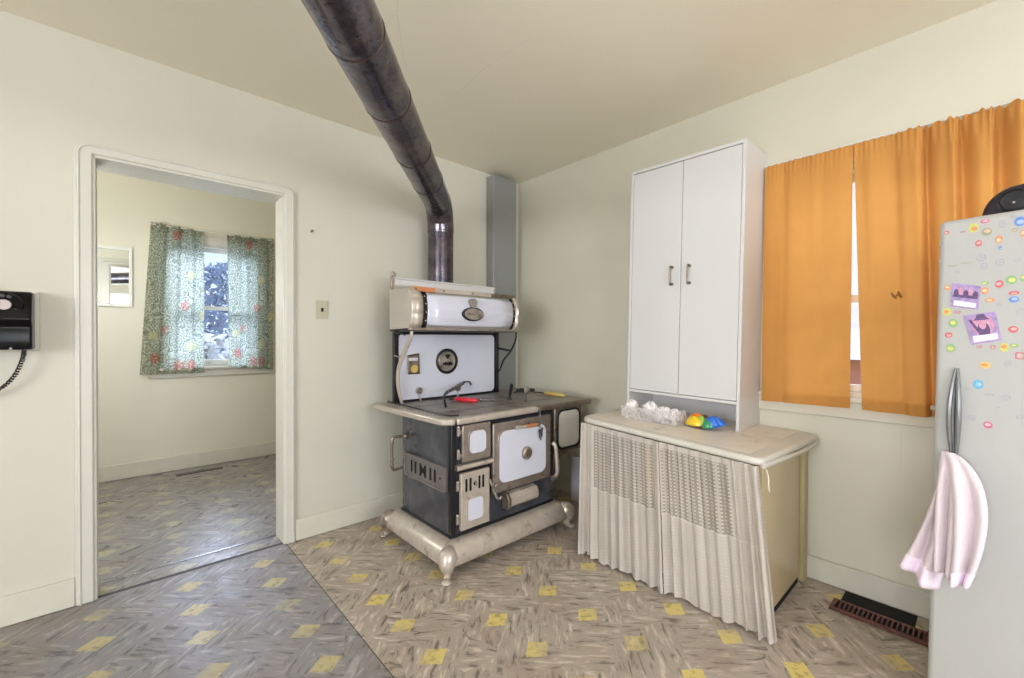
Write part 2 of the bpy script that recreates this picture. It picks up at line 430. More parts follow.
# kitchen floor in two sheets with a seam, back room floor
struct(MB().box(.722, E, YB, D, -.05, 0).build('floor', 'floor'))
struct(MB().box(XL, .718, YB, D, -.05, 0).build('floor', 'floorb'))
struct(MB().box(.718, .722, YB, D, -.05, -.0012).build('floor', 'seam'))
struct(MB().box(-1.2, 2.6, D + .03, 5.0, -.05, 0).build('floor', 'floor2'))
struct(MB().box(-.08, .71, D, D + .03, -.05, -.001).build('floor', 'seam'))
struct(MB().box(-.07, .70, 2.915, 2.933, 0, .0035).build('trim_1', 'strip', bevel=.001))
struct(MB().box(XL, E, YB, D, H, H + .1).build('ceiling', 'ceiling'))
struct(MB().box(-1.2, 2.6, D + .16, 5.0, 2.85, 2.95).build('ceiling', 'ceiling'))
# ceiling hairline cracks
def crack(pts, w=.0007):
    mb = MB()
    for (x0, y0), (x1, y1) in zip(pts, pts[1:]):
        d = Vector((x1-x0, y1-y0, 0)); n = Vector((-d.y, d.x, 0)).normalized() * w
        mb.add([Vector((x0, y0, H-.0006)) - n, Vector((x0, y0, H-.0006)) + n, Vector((x1, y1, H-.0006)) + n, Vector((x1, y1, H-.0006)) - n], [(0, 1, 2, 3)])
    return mb
CR = [[(.862, 1.775), (.850, 1.70), (.862, 1.665), (.829, 1.593), (.81, 1.55)], [(.862, 1.665), (1.029, 1.916), (1.09, 1.99)], [(1.404, 2.122), (1.385, 1.95), (1.373, 1.796), (1.359, 1.718), (1.366, 1.56), (1.374, 1.389)]]
for c in CR: struct(crack(c).build('trim_9', 'cborder'))

# wall with the doorway
DX0, DX1, DZ = -.092, .714, 2.056
w = MB()
w.box(XL, DX0, D, D + .15, 0, H + .1); w.box(DX1, 2.75, D, D + .15, 0, H + .1); w.box(DX0, DX1, D, D + .15, DZ, H + .1)
struct(w.build('wall_left', 'wall_l'))
struct(MB().box(-1.2, 2.6, D + .15, D + .16, DZ + .1, 2.95).build('wall_partition', 'wall_far'))
# jamb lining and casing
j = MB(); j.box(DX0 - .004, DX0 + .010, D - .01, D + .16, 0, DZ); j.box(DX1 - .010, DX1 + .004, D - .01, D + .16, 0, DZ); j.box(DX0, DX1, D - .01, D + .205, DZ - .012, DZ + .004)
struct(j.build('trim_2', 'trimw', bevel=.003))
def outl(x0, x1, z1, r, n=8):
    pts = [(x0, 0)]
    pts += [(x0 + r - r*cos(PI/2*k/n), z1 - r + r*sin(PI/2*k/n)) for k in range(n+1)]
    pts += [(x1 - r + r*sin(PI/2*k/n), z1 - r + r*cos(PI/2*k/n)) for k in range(n+1)]
    return pts + [(x1, 0)]
def casing(x0, x1, z1, wl, wr, y0, y1, r=.05):
    A = outl(x0 - wl, x1 + wr, z1 + wl*.75, r); B = outl(x0, x1, z1, .002)
    mb = MB(); n = len(A)
    vs = [(x, y0, z) for x, z in A] + [(x, y0, z) for x, z in B] + [(x, y1, z) for x, z in A] + [(x, y1, z) for x, z in B]
    fs = []
    for i in range(n-1):
        fs += [(i, i+1, n+i+1, n+i), (2*n+i, 3*n+i, 3*n+i+1, 2*n+i+1), (i, 2*n+i, 2*n+i+1, i+1), (n+i, n+i+1, 3*n+i+1, 3*n+i)]
    fs += [(0, n, 3*n, 2*n), (n-1, 3*n-1, 4*n-1, 2*n-1)]
    mb.add(vs, fs); return mb
c = casing(DX0, DX1, DZ, .062, .054, D - .018, D + .001)
struct(c.build('trim_3', 'trimw', bevel=.006, seg=3))
A = outl(DX0 - .073, DX1 + .062, DZ + .055, .05); A2 = outl(DX0 - .046, DX1 + .040, DZ + .036, .04)
struct(MB().tube([(x, D - .019, z) for x, z in A2], .0035, 8).build('trim_4', 'trimw'))
struct(casing(DX0, DX1, DZ, .07, .07, D + .15, D + .168).build('trim_5', 'trimw', bevel=.004))
# baseboards
def bboard(name, pts_box, m='basew'): return struct(MB().box(*pts_box).build(name, m, bevel=.004))
bboard('baseboard_left', (XL, DX0 - .063, D - .016, D, .0015, .128))
bboard('baseboard_left', (DX1 + .055, E - .017, D - .016, D, .0015, .128))
bboard('baseboard_right', (E - .016, E, YB, D - .017, .0015, .112))
struct(MB().tube([(E - .017, YB, .114), (E - .017, 2.7, .114)], .004, 8).build('trim_6', 'basew'))
bboard('baseboard_far', (-1.2, 2.6, 4.944, 4.96, .0015, .13))
# right wall with window opening
WY0, WY1, WZ0, WZ1 = -.42, .74, .93, 2.06
w = MB(); X0, X1 = E, E + .14
w.box(X0, X1, YB, WY0, 0, H + .1); w.box(X0, X1, WY1, D, 0, H + .1); w.box(X0, X1, WY0, WY1, 0, WZ0); w.box(X0, X1, WY0, WY1, WZ1, H + .1)
struct(w.build('wall_right', 'wall_r'))
# walls behind the camera, each with an opening for an added fill light
w = MB(); BX0, BX1 = -1.2, 1.8
w.box(XL, BX0, YB - .1, YB, 0, H + .1); w.box(BX1, E + .14, YB - .1, YB, 0, H + .1); w.box(BX0, BX1, YB - .1, YB, 0, .9); w.box(BX0, BX1, YB - .1, YB, 2.2, H + .1)
struct(w.build('wall_back', 'wall_l'))
w = MB(); LY0, LY1 = -1.6, .9
w.box(XL - .1, XL, YB, LY0, 0, H + .1); w.box(XL - .1, XL, LY1, D + .15, 0, H + .1); w.box(XL - .1, XL, LY0, LY1, 0, .9); w.box(XL - .1, XL, LY0, LY1, 2.2, H + .1)
struct(w.build('wall_side', 'wall_l'))
# back room walls
FY = 4.96
FX0, FX1, FZ0, FZ1 = .27, 1.06, .935, 2.10
w = MB(); w.box(-1.2, FX0, FY, FY + .14, 0, 2.95); w.box(FX1, 2.6, FY, FY + .14, 0, 2.95); w.box(FX0, FX1, FY, FY + .14, 0, FZ0); w.box(FX0, FX1, FY, FY + .14, FZ1, 2.95)
struct(w.build('wall_far', 'wall_far'))
struct(MB().box(-1.3, -1.2, D + .15, FY + .14, 0, 2.95).build('wall_far_left', 'wall_far'))
struct(MB().box(2.6, 2.7, D + .15, FY + .14, 0, 2.95).build('wall_far_right', 'wall_far'))

def window(name, axis, a0, a1, z0, z1, wpos, inward, mid):
    """double hung window: axis 'x' lies in a wall of constant y, 'y' in a wall of constant x"""
    def B(mb, p0, p1, q0, q1, h0, h1):
        q0, q1 = min(q0, q1), max(q0, q1)
        if axis == 'x': mb.box(p0, p1, q0, q1, h0, h1)
        else: mb.box(q0, q1, p0, p1, h0, h1)
    s = -inward
    fr = MB(); t = .03
    B(fr, a0, a0 + t, wpos, wpos + s*.12, z0, z1); B(fr, a1 - t, a1, wpos, wpos + s*.12, z0, z1)
    B(fr, a0 + t, a1 - t, wpos, wpos + s*.12, z1 - t, z1); B(fr, a0 + t, a1 - t, wpos, wpos + s*.12, z0, z0 + t)
    root = struct(fr.build(name, 'trimw', bevel=.003))
    for k, (h0, h1, dep) in enumerate(((mid, z1 - t, .075), (z0 + t, mid + .035, .045))):
        sb = MB(); w_ = .036; d0, d1 = wpos + s*dep, wpos + s*(dep + .028)
        B(sb, a0 + t, a0 + t + w_, d0, d1, h0, h1); B(sb, a1 - t - w_, a1 - t, d0, d1, h0, h1)
        B(sb, a0 + t + w_, a1 - t - w_, d0, d1, h1 - w_, h1); B(sb, a0 + t + w_, a1 - t - w_, d0, d1, h0, h0 + w_)
        sash = sb.build('sash', 'frame_w', root, bevel=.003)
        g = MB(); dm = (d0 + d1)/2
        B(g, a0 + t + w_, a1 - t - w_, dm - .0015, dm + .0015, h0 + w_, h1 - w_)
        g.build('pane', 'glass', sash)
    return root
window('window_1', 'x', FX0, FX1, FZ0, FZ1, FY, -1, 1.48)
window('window_2', 'y', WY0, WY1, WZ0, WZ1, E, -1, 1.40)
# casing and apron of the back room window
c = MB(); c.box(FX0 - .07, FX0 + .004, FY - .018, FY, FZ0 - .005, FZ1 + .07); c.box(FX1 - .004, FX1 + .07, FY - .018, FY, FZ0 - .005, FZ1 + .07); c.box(FX0, FX1, FY - .018, FY, FZ1 - .003, FZ1 + .08)
c.box(FX0 - .09, FX1 + .09, FY - .022, FY, FZ0 - .085, FZ0 - .008); c.box(FX0 - .10, FX1 + .10, FY - .045, FY + .02, FZ0 - .02, FZ0 + .004)
struct(c.build('trim_7', 'trimw', bevel=.004))
c = MB(); c.box(E - .018, E, WY1 - .004, WY1 + .075, WZ0 - .01, WZ1 + .08); c.box(E - .018, E, WY0 - .075, WY0 + .004, WZ0 - .01, WZ1 + .08); c.box(E - .018, E, WY0, WY1, WZ1, WZ1 + .08)
c.box(E - .020, E, WY0 - .10, 1.0, WZ0 - .095, WZ0 - .012); c.box(E - .034, E + .02, WY0 - .09, WY1 + .09, WZ0 - .016, WZ0 + .004)
struct(c.build('trim_8', 'wall_r', bevel=.004))

# grey boxed duct in the corner
d = MB(); r = .04
o_ = [(2.232, 0.0), (2.488, 0.0), (2.488, D - .001), (2.232, D - .001)]
d.box(2.232, 2.488, 2.667, D - .0005, .0, H - .03)
tagd = d.build('boxed_duct', 'grey_duct', bevel=.012, seg=3)
tag(tagd, 'tall grey painted metal duct boxed into the corner behind the stove', 'duct')

# stovepipe
ax, ay = 1.685, 2.60
PZ = 2.143
path0 = [(ax, ay, 1.50), (ax, ay, 1.995)]
dirn = Vector((.4447 - ax, 1.1925 - ay, 0)).normalized()
pr = empty('stovepipe', (ax, ay, 1.46), 'black metal stovepipe rising from the stove and running diagonally under the ceiling', 'stovepipe')
MB().cyl((ax, ay, 1.46), (ax, ay, 1.98), .090, n=40).build('riser', 'pipe', pr)
# gored elbow
el = []; R_ = .17; n_ = 4
c0 = Vector((ax, ay, PZ - R_))
for k in range(n_ + 1):
    a = (PI/2) * k / n_
    el.append(c0 + dirn * (R_ - R_*cos(a)) + Vector((0, 0, R_*sin(a))))
MB().tube(el, .0925, 40).build('elbow', 'pipe', pr, angle=15)
s0 = el[-1]; L = 0
cuts = [0, .40, .80, 1.25, 1.61, 2.2, 2.9, 3.7]
for a, b in zip(cuts, cuts[1:]):
    MB().tube([s0 + dirn*a, s0 + dirn*(a + .03), s0 + dirn*b], [.0925, .0905, .0905], 40).build('pipe_section', 'pipe', pr)
    MB().tube([s0 + dirn*(b - .030), s0 + dirn*(b - .026), s0 + dirn*(b - .022)], [.0908, .0935, .0908], 40).build('crimp_ring', 'piperust', pr)
MB().tube([(ax, ay, 1.962), (ax, ay, 1.969), (ax, ay, 1.977)], [.0905, .0935, .0905], 40).build('crimp_ring', 'piperust', pr)

# light switch, nail, holes
sw = empty('light_switch', (.925, D, 1.39), 'cream switch plate on the wall between the doorway and the stove', 'light switch')
MB().prism(rrect(.889, .961, 1.334, 1.448, .004), 'xz', D - .006, D).build('plate', 'switch', sw, bevel=.002)
MB().prism(rrect(.918, .932, 1.378, 1.402, .003), 'xz', D - .0066, D - .0055).build('slot', 'void', sw)
MB().box(.921, .929, D - .016, D - .005, 1.385, 1.399).build('toggle', 'phone', sw, bevel=.002)
nl = MB().cyl((.862, D, 1.862), (.862, D - .02, 1.866), .004, n=10); nl.cyl((.862, D - .02, 1.866), (.862, D - .022, 1.866), .008, n=12)
tag(nl.build('wall_nail', 'nickel_br'), 'small nail in the wall above the light switch', 'nail')

# wall telephone
ph = empty('wall_telephone', (-.34, D, 1.285), 'glossy black rotary wall telephone left of the doorway, cut by the photo edge', 'telephone')
MB().prism(rrect(-.432, -.258, 1.158, 1.412, .01), 'xz', D - .028, D).build('back_plate', 'phone_pl', ph, bevel=.003)
b = MB()
prof = [(0.0, 1.163), (.085, 1.165), (.092, 1.20), (.083, 1.262), (.108, 1.288), (.104, 1.296), (.072, 1.398), (.066, 1.405), (0.0, 1.407)]
b.prism([(D - .026 - y, z) for y, z in prof], 'yz', -.424, -.270)
b.build('body', 'phone', ph, bevel=.010, seg=4)
dc = Vector((-.345, D - .026 - .092, 1.349)); dn = Vector((0, -1, -.31)).normalized(); du = Vector((1, 0, 0)); dv = dn.cross(du) * -1
def disc_on(mb, cc, n, r0, r1, t, nseg=36, holes=False):
    mb.tube([cc, cc + n*t], [r0, r1], nseg)
dd = MB(); disc_on(dd, dc - dn*.002, dn, .052, .050, .006); dd.build('dial_base', 'phone', ph)
dd = MB()
for k in range(10):
    a = PI*.2 + 2*PI*k/12.5; q = dc + (du*cos(a) + dv*sin(a))*.037
    dd.tube([q + dn*.0035, q + dn*.0062], [.0075, .007], 14)
dd.build('finger_hole', 'steel', ph)
dd = MB(); disc_on(dd, dc, dn, .022, .020, .009); dd.build('dial_card', 'dialcard', ph)
MB().tube([dc + dn*.006 + (du*cos(a)*1.0 + dv*sin(a))*.050 for a in [2*PI*k/40 for k in range(40)]], .0025, 8, closed=True).build('dial_rim', 'phone', ph)
MB().ball((-.328, D - .113, 1.170), .005).build('screw', 'nickel_lt', ph)
hp = bez([(-.452, D - .06, 1.39), (-.462, D - .10, 1.33), (-.462, D - .10, 1.25), (-.452, D - .06, 1.19)], 8)
hs = MB().tube(hp, [.016]*len(hp), 14); hs.cyl((-.452, D - .075, 1.40), (-.452, D - .03, 1.40), .028, .022); hs.cyl((-.452, D - .075, 1.185), (-.452, D - .03, 1.185), .028, .022)
hs.build('handset', 'phone', ph)
base = bez([(-.298, D - .05, 1.166), (-.305, D - .05, 1.12), (-.325, D - .045, 1.06), (-.36, D - .04, 1.01), (-.41, D - .04, .985), (-.45, D - .05, 1.02), (-.455, D - .06, 1.16)], 26)
coil = []
for i, q in enumerate(base):
    a = i * 1.35
    coil.append(q + Vector((cos(a), sin(a)*.8, sin(a)*.6)) * .0065)
MB().tube(coil, .0030, 6).build('cord', 'rub', ph)

# ------------------------------------------------------------------ the range
RL = Vector((1.66, 2.12, 0))
st = empty('cast_iron_range', RL, 'antique wood-burning kitchen range with black body, white enamel doors and nickel trim', 'stove')
FYS = 1.86
MB().box(1.27, 2.05, FYS, 2.38, .165, .77).build('body', 'enamel_dk', st, bevel=.006)
fl = MB().box(1.262, 2.058, FYS - .008, 2.388, .158, .182); fl.build('bottom_flange', 'black', st, bevel=.004)
MB().box(1.285, 2.04, FYS - .012, FYS - .001, .745, .776).build('front_rail', 'black', st, bevel=.003)
# corner post with rivets
MB().box(1.268, 1.300, FYS - .010, FYS + .02, .185, .768).build('corner_post', 'black', st, bevel=.003)
# apron base with rounded profile
prof = [(0, .170), (.024, .171), (.055, .160), (.080, .136), (.092, .104), (.088, .076), (.070, .058), (.040, .050), (0, .056)]
ap = MB(); nloop = None; vs = []
for d_, z_ in prof:
    lo = rrect(1.268 - d_, 2.052 + d_, FYS - .008 - d_, 2.386 + d_, .012 + d_*.8, 8); nloop = len(lo)
    vs += [(x, y, z_) for x, y in lo]
fs = [(j*nloop + i, j*nloop + (i+1) % nloop, (j+1)*nloop + (i+1) % nloop, (j+1)*nloop + i) for j in range(len(prof)-1) for i in range(nloop)]
ap.add(vs, fs); ap.build('base_apron', 'nickel_lt', st)
MB().box(1.28, 2.04, FYS + .01, 2.37, .09, .16).build('ash_pan_bottom', 'black', st)
for sx, sy, cx, cy in ((-1, -1, 1.212, FYS - .062), (1, -1, 2.108, FYS - .062), (-1, 1, 1.212, 2.425), (1, 1, 2.108, 2.425)):
    ox, oy = sx*.707, sy*.707
    q = lambda o, z: (cx + ox*o, cy + oy*o, z)
    pts = bez([q(-.035, .140), q(.004, .120), q(.020, .090), q(.010, .055), q(.008, .036), q(.030, .019)], 6)
    n = len(pts); kr = [(0, .030), (.2, .050), (.4, .043), (.6, .026), (.8, .018), (1, .017)]
    rr = []
    for i in range(n):
        t = i/(n-1)
        for (a, ra), (b_, rb) in zip(kr, kr[1:]):
            if t <= b_ + 1e-6: rr.append(ra + (rb-ra)*(t-a)/(b_-a)); break
    lg = MB().tube(pts, rr, 16)
    lg.ball(q(.042, .0135), (.026, .026, .013), 14, 8)
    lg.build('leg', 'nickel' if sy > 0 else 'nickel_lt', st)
# left side: vent plate, handle
vp = MB(); n_out = rrect(1.895, 2.315, .40, .545, .006, 2)
vp.prism(rrect(1.885, 2.320, .405, .538, .006, 3), 'yz', 1.252, 1.270)
v_ = vp.build('side_vent', 'vent_gy', st, bevel=.003, label='nickel draft plate with slots')
rim = MB().ring(rrect(1.885, 2.320, .405, .538, .006, 3), rrect(1.90, 2.305, .418, .525, .004, 3), 'yz', 1.246, 1.254); rim.build('vent_rim', 'vent_gy', v_, bevel=.002)
for y0 in (1.985, 2.03, 2.19, 2.235):
    MB().prism(rrect(y0 - .009, y0 + .009, .437, .507, .008, 4), 'yz', 1.2505, 1.253).build('vent_slot', 'void', v_)
sl = MB(); sl.prism([(2.075, .437), (2.088, .437), (2.110, .466), (2.132, .437), (2.145, .437), (2.145, .507), (2.132, .507), (2.110, .478), (2.088, .507), (2.075, .507)], 'yz', 1.2505, 1.253)
sl.build('vent_slot', 'void', v_)
MB().cyl((1.2495, 1.935, .47), (1.2525, 1.935, .47), .006, n=12).build('rivet', 'black', v_)
hd = MB(); hp = bez([(1.27, 2.33, .625), (1.20, 2.33, .632), (1.178, 2.33, .618), (1.174, 2.33, .53), (1.178, 2.33, .452), (1.20, 2.33, .438), (1.27, 2.33, .445)], 8)
hd.tube(hp, .0085, 12); hd.ball((1.262, 2.33, .627), .018); hd.ball((1.262, 2.33, .443), .018)
for z in (.60, .50, .47): hd.ball((1.176, 2.33, z), .012, 12, 8)
hd.build('side_handle', 'nickel_br', st)
# doors
def door(name, x0, x1, z0, z1, px0, px1, pz0, pz1, m, pr_, r=.03, y=FYS - .012, th=.022):
    o = MB().prism(rrect(x0, x1, z0, z1, .006, 3), 'xz', y - th, y).build(name, m, st, bevel=.004)
    MB().ring(rrect(px0 - .010, px1 + .010, pz0 - .010, pz1 + .010, r + .008), rrect(px0, px1, pz0, pz1, r), 'xz', y - th - .004, y - th + .002).build('panel_rim', m, o, bevel=.0015)
    MB().prism(rrect(px0 + .001, px1 - .001, pz0 + .001, pz1 - .001, r), 'xz', y - th - .003, y - th + .001).build('enamel_panel', 'white_en', o, bevel=.0015)
    return o
YD = FYS - .034
fb = door('firebox_door', 1.322, 1.512, .562, .756, 1.365, 1.478, .600, .722, 'nickel', 0)
ad = door('ash_door', 1.312, 1.505, .205, .505, 1.355, 1.458, .243, .362, 'nickel_lt', 0, r=.022)
for x in (1.345, 1.372, 1.432, 1.458): MB().prism(rrect(x - .0065, x + .0065, .405, .475, .006, 4), 'xz', YD - .002, YD + .001).build('draft_slot', 'void', ad)
sl = MB(); sl.prism(ellipse(1.402, .44, .010, .012, 6), 'xz', YD - .002, YD + .001)
sl.build('draft_slot', 'void', ad)
MB().tube([(1.395, YD - .004, .452), (1.402, YD - .008, .44), (1.408, YD - .004, .428)], .003, 6).build('draft_knob', 'nickel', ad)
od = door('oven_door', 1.530, 2.000, .345, .738, 1.572, 1.955, .392, .690, 'nickel', 0, r=.05)
kn = MB().lathe([(.0, .020), (.030, .019), (.038, .012), (.040, .003), (.040, 0)], (1.785, YD - .003, .535), '-y', 32)
kn.build('thermometer', 'nickel', od)
MB().lathe([(0, .0225), (.024, .0220), (.024, .019)], (1.785, YD - .003, .535), '-y', 28).build('thermometer_glass', 'nickel_br', od)
MB().tube([(1.692, YD - .014, .700), (1.73, YD - .017, .698), (1.765, YD - .017, .697)], [.012, .009, .009], 12).build('latch_bar', 'nickel_lt', od)
MB().cyl((1.765, YD - .017, .697), (1.85, YD - .017, .695), .0115, n=16).build('latch_grip', 'copper', od)
MB().ball((1.868, YD - .016, .695), (.020, .014, .014)).build('latch_end', 'nickel_br', od)
# hinges
for z, x in ((.725, 1.304), (.602, 1.304), (.437, 1.300), (.262, 1.300)):
    h_ = MB().cyl((x, FYS - .020, z - .020), (x, FYS - .020, z + .020), .0105, n=14); h_.ball((x, FYS - .020, z + .024), .010, 12, 8); h_.box(x, x + .03, FYS - .030, FYS - .012, z - .010, z + .010)
    h_.build('hinge', 'nickel', st)
# ledge, grate
lg = MB().tube([(1.290, FYS - .026, .536), (1.53, FYS - .026, .536)], .013, 12); lg.box(1.29, 1.53, FYS - .026, FYS, .524, .549)
lg.build('hearth_ledge', 'nickel_lt', st)
gr = MB()
for k in range(9): gr.tube([(1.315 + k*.024, FYS - .012, .524), (1.330 + k*.024, FYS - .014, .508)], .004, 6)
gr.box(1.30, 1.525, FYS - .012, FYS - .006, .506, .526)
gr.build('draft_grate', 'black', st)
# latches
for x, z in ((1.512, .405), (1.548, .328)):
    MB().tube(bez([(x - .012, FYS - .040, z + .035), (x - .004, FYS - .050, z), (x + .018, FYS - .046, z - .012), (x + .030, FYS - .052, z + .004)], 6), [.007]*18 + [.009], 10).build('door_latch', 'nickel', st)
# oven lever at the right
lv = bez([(2.022, FYS - .03, .555), (2.034, FYS - .045, .53), (2.038, FYS - .052, .45), (2.046, FYS - .05, .37), (2.05, FYS - .03, .335)], 8)
MB().tube(lv, [.013]*len(lv), 12).build('door_lever', 'nickel_lt', st)
MB().cyl((2.02, FYS - .03, .33), (2.062, FYS - .03, .33), .016).build('lever_knuckle', 'nickel', st)
# warming pull plate
wp = MB().prism([(FYS - .002, .330), (FYS - .040, .322), (FYS - .058, .300), (FYS - .060, .262), (FYS - .044, .246), (FYS - .002, .246)], 'yz', 1.640, 1.872)
wp.build('pedal_plate', 'nickel_lt', st, bevel=.006, seg=3)
MB().prism([(FYS - .004, .338), (FYS - .044, .330), (FYS - .066, .302), (FYS - .066, .256), (FYS - .046, .238), (FYS - .004, .238)], 'yz', 1.618, 1.642).build('pedal_cheek', 'nickel_br', st, bevel=.004)
# reservoir on the right
MB().prism(rrect(2.062, 2.335, .468, .772, .012, 4), 'xz', FYS - .014, 2.32).build('reservoir', 'nickel_br', st, bevel=.006)
MB().ring(rrect(2.082, 2.318, .488, .752, .05), rrect(2.096, 2.304, .502, .740, .042), 'xz', FYS - .020, FYS - .010).build('reservoir_rim', 'black', st, bevel=.002)
MB().prism(rrect(2.097, 2.303, .503, .739, .042), 'xz', FYS - .018, FYS - .008).build('reservoir_panel', 'res_pan', st, bevel=.002, label='pale grey enamel panel')
br = MB().prism([(2.055, .47), (2.20, .47), (2.185, .455), (2.13, .44), (2.092, .40), (2.070, .345), (2.062, .29), (2.055, .29)], 'xz', FYS - .010, FYS + .010)
br.build('bracket', 'nickel_br', st, bevel=.003)
# cooktop
top = MB().prism(rrect(1.262, 2.385, 1.862, 2.60, .03, 6), 'xy', .778, .800); top.build('cooktop', 'iron_top', st, bevel=.003)
seamz = MB()
for (a, b) in (((1.30, 2.02), (2.34, 2.02)), ((1.62, 2.02), (1.62, 2.56)), ((2.0, 2.02), (2.0, 2.56)), ((1.30, 2.30), (2.0, 2.30))):
    seamz.box(min(a[0], b[0]) - .0015, max(a[0], b[0]) + .0015, min(a[1], b[1]) - .0015, max(a[1], b[1]) + .0015, .800, .8006)
seamz.build('cooktop_seam', 'void', st)
for x, y in ((1.46, 2.16), (1.81, 2.16), (1.46, 2.43), (1.81, 2.43)):
    MB().lathe([(.088, .0), (.088, .0012), (.082, .0014), (0, .0014)], (x, y, .800), 'z', 36).build('lid', 'iron_top', st)
e = MB().prism([(1.192, 2.62), (1.216, 1.90), (1.230, 1.868), (1.262, 1.846), (1.290, 1.842), (1.290, 1.872), (1.270, 1.880), (1.262, 1.905), (1.262, 2.62)], 'xy', .762, .796)
e.build('left_edge_trim', 'nickel_lt', st, bevel=.009, seg=3, label='cream tinted nickel edge')
MB().prism([(1.298, 1.838), (1.90, 1.832), (1.90, 1.872), (1.298, 1.872)], 'xy', .760, .797).build('front_edge_trim', 'nickel_lt', st, bevel=.011, seg=3, label='cream tinted nickel edge')
MB().prism([(1.897, 1.832), (2.30, 1.822), (2.40, 1.818), (2.43, 1.835), (2.438, 1.875), (2.42, 1.93), (2.41, 2.60), (2.385, 2.60), (2.385, 1.90), (2.36, 1.872), (1.902, 1.872)], 'xy', .764, .800).build('right_edge_trim', 'nickel_br', st, bevel=.010, seg=3, label='brown tarnished edge')
MB().tube([(1.285, 2.60, .802), (1.285, 1.94, .802), (1.30, 1.90, .802), (1.34, 1.89, .802)], .006, 8).build('cooktop_bead', 'black', st)
# backsplash
bs = MB().prism(rrect(1.283, 2.150, .80, 1.265, .008, 3), 'xz', 2.512, 2.540); bs.build('backsplash', 'black', st, bevel=.003)
for x in (1.288, 2.128): MB().box(x - .012, x + .020, 2.498, 2.514, .80, 1.265).build('backsplash_post', 'black', st, bevel=.003)
MB().prism(rrect(1.302, 2.104, .816, 1.240, .035), 'xz', 2.501, 2.511).build('backsplash_panel', 'white_en', st, bevel=.003)
MB().lathe([(.088, 0), (.088, .008), (.074, .012), (.074, .004)], (1.672, 2.501, 1.056), '-y', 36).build('medallion_ring', 'black', st)
md = MB().lathe([(.074, .003), (.066, .008), (.052, .006), (.050, .010), (0, .012)], (1.672, 2.501, 1.056), '-y', 36).build('medallion', 'nickel', st)
mm = MB().prism([(1.652, 1.094), (1.662, 1.104), (1.672, 1.098), (1.682, 1.104), (1.692, 1.094), (1.672, 1.072)], 'xz', 2.484, 2.490)
for k_, (x_, h_) in enumerate(((1.640, .010), (1.655, .014), (1.671, .011), (1.687, .015), (1.703, .012))): mm.prism(ellipse(x_, 1.040, .0065, h_, 10), 'xz', 2.484, 2.490)
mm.build('medallion_relief', 'black', md)
# small round tea shelves / draft dials on stems
def dial(cx, cz, y, fx, fy, r=.022):
    g = MB().lathe([(r, 0), (r, .010), (r*.8, .013), (r*.72, .008), (0, .008)], (cx, y, cz), '-y', 24)
    g.tube([(cx, y, cz - r), (cx + (fx-cx)*.3, y + (fy-y)*.3, (cz + .80)/2 - .005), (fx, fy, .802)], [.004, .0035, .007], 8)
    return g.build('draft_dial', 'nickel', st)
dial(1.447, .872, 2.49, 1.452, 2.47)
dial(1.722, .870, 2.44, 1.722, 2.44)
# shelf brackets
bl = bez([(1.272, 2.27, 1.262), (1.272, 2.285, 1.215), (1.272, 2.36, 1.13), (1.274, 2.435, 1.03), (1.282, 2.462, .93), (1.300, 2.468, .85), (1.315, 2.470, .802)], 8)
MB().tube(bl, [.014 + .003*sin(PI*i/(len(bl)-1)) for i in range(len(bl))], 12, flat=.6).build('shelf_bracket', 'nickel_lt', st)
MB().tube([(1.273, 2.39, 1.095), (1.28, 2.50, 1.105)], .006, 8).build('bracket_tie', 'nickel', st)
brr = bez([(2.098, 2.25, 1.262), (2.10, 2.262, 1.20), (2.115, 2.33, 1.12), (2.125, 2.42, 1.05), (2.130, 2.46, .985), (2.14, 2.50, .96)], 8)
MB().tube(brr, .0065, 8).build('shelf_bracket', 'black', st, label='thin black iron bracket')
MB().tube([(2.112, 2.33, 1.125), (2.14, 2.50, 1.140)], .008, 8).build('bracket_tie', 'black', st)
MB().tube(bez([(2.128, 2.455, .99), (2.128, 2.43, .90), (2.128, 2.42, .84), (2.15, 2.39, .803)], 8), .0022, 6).build('wire', 'steel', st)
# warming closet
CX0, CX1 = 1.238, 2.082
side = [(2.50, 1.520), (2.30, 1.512), (2.262, 1.500), (2.235, 1.470), (2.222, 1.430), (2.218, 1.385), (2.222, 1.340), (2.235, 1.300), (2.255, 1.275), (2.50, 1.268)]
wc = MB().prism([(y, z) for y, z in side], 'yz', CX0 + .006, CX1 - .006).build('warming_closet', 'nickel_gy', st, bevel=.002, label='grey metal closet box')
def outset(d): return [(y - d if y < 2.4 else y, z + (d*.6 if z > 1.4 else -d*.6)) for y, z in side]
def roll(x0, x1, d, z0=0, m='nickel', name='x', par=wc):
    # a curved slat following the closet front
    fr_ = [(y, z) for y, z in side[1:-1]]
    o = [(y - d, z) for y, z in fr_] + [(y + .004, z) for y, z in reversed(fr_)]
    mb = MB(); n = len(fr_)
    vs = [(x0, y - d, z) for y, z in fr_] + [(x1, y - d, z) for y, z in fr_] + [(x0, y + .004, z) for y, z in fr_] + [(x1, y + .004, z) for y, z in fr_]
    fs = []
    for i in range(n-1): fs += [(i, i+1, n+i+1, n+i), (2*n+i, 3*n+i, 3*n+i+1, 2*n+i+1), (i, 2*n+i, 2*n+i+1, i+1), (n+i, n+i+1, 3*n+i+1, 3*n+i)]
    fs += [(0, n, 3*n, 2*n), (n-1, 3*n-1, 4*n-1, 2*n-1)]
    mb.add(vs, fs); return mb.build(name, m, par)
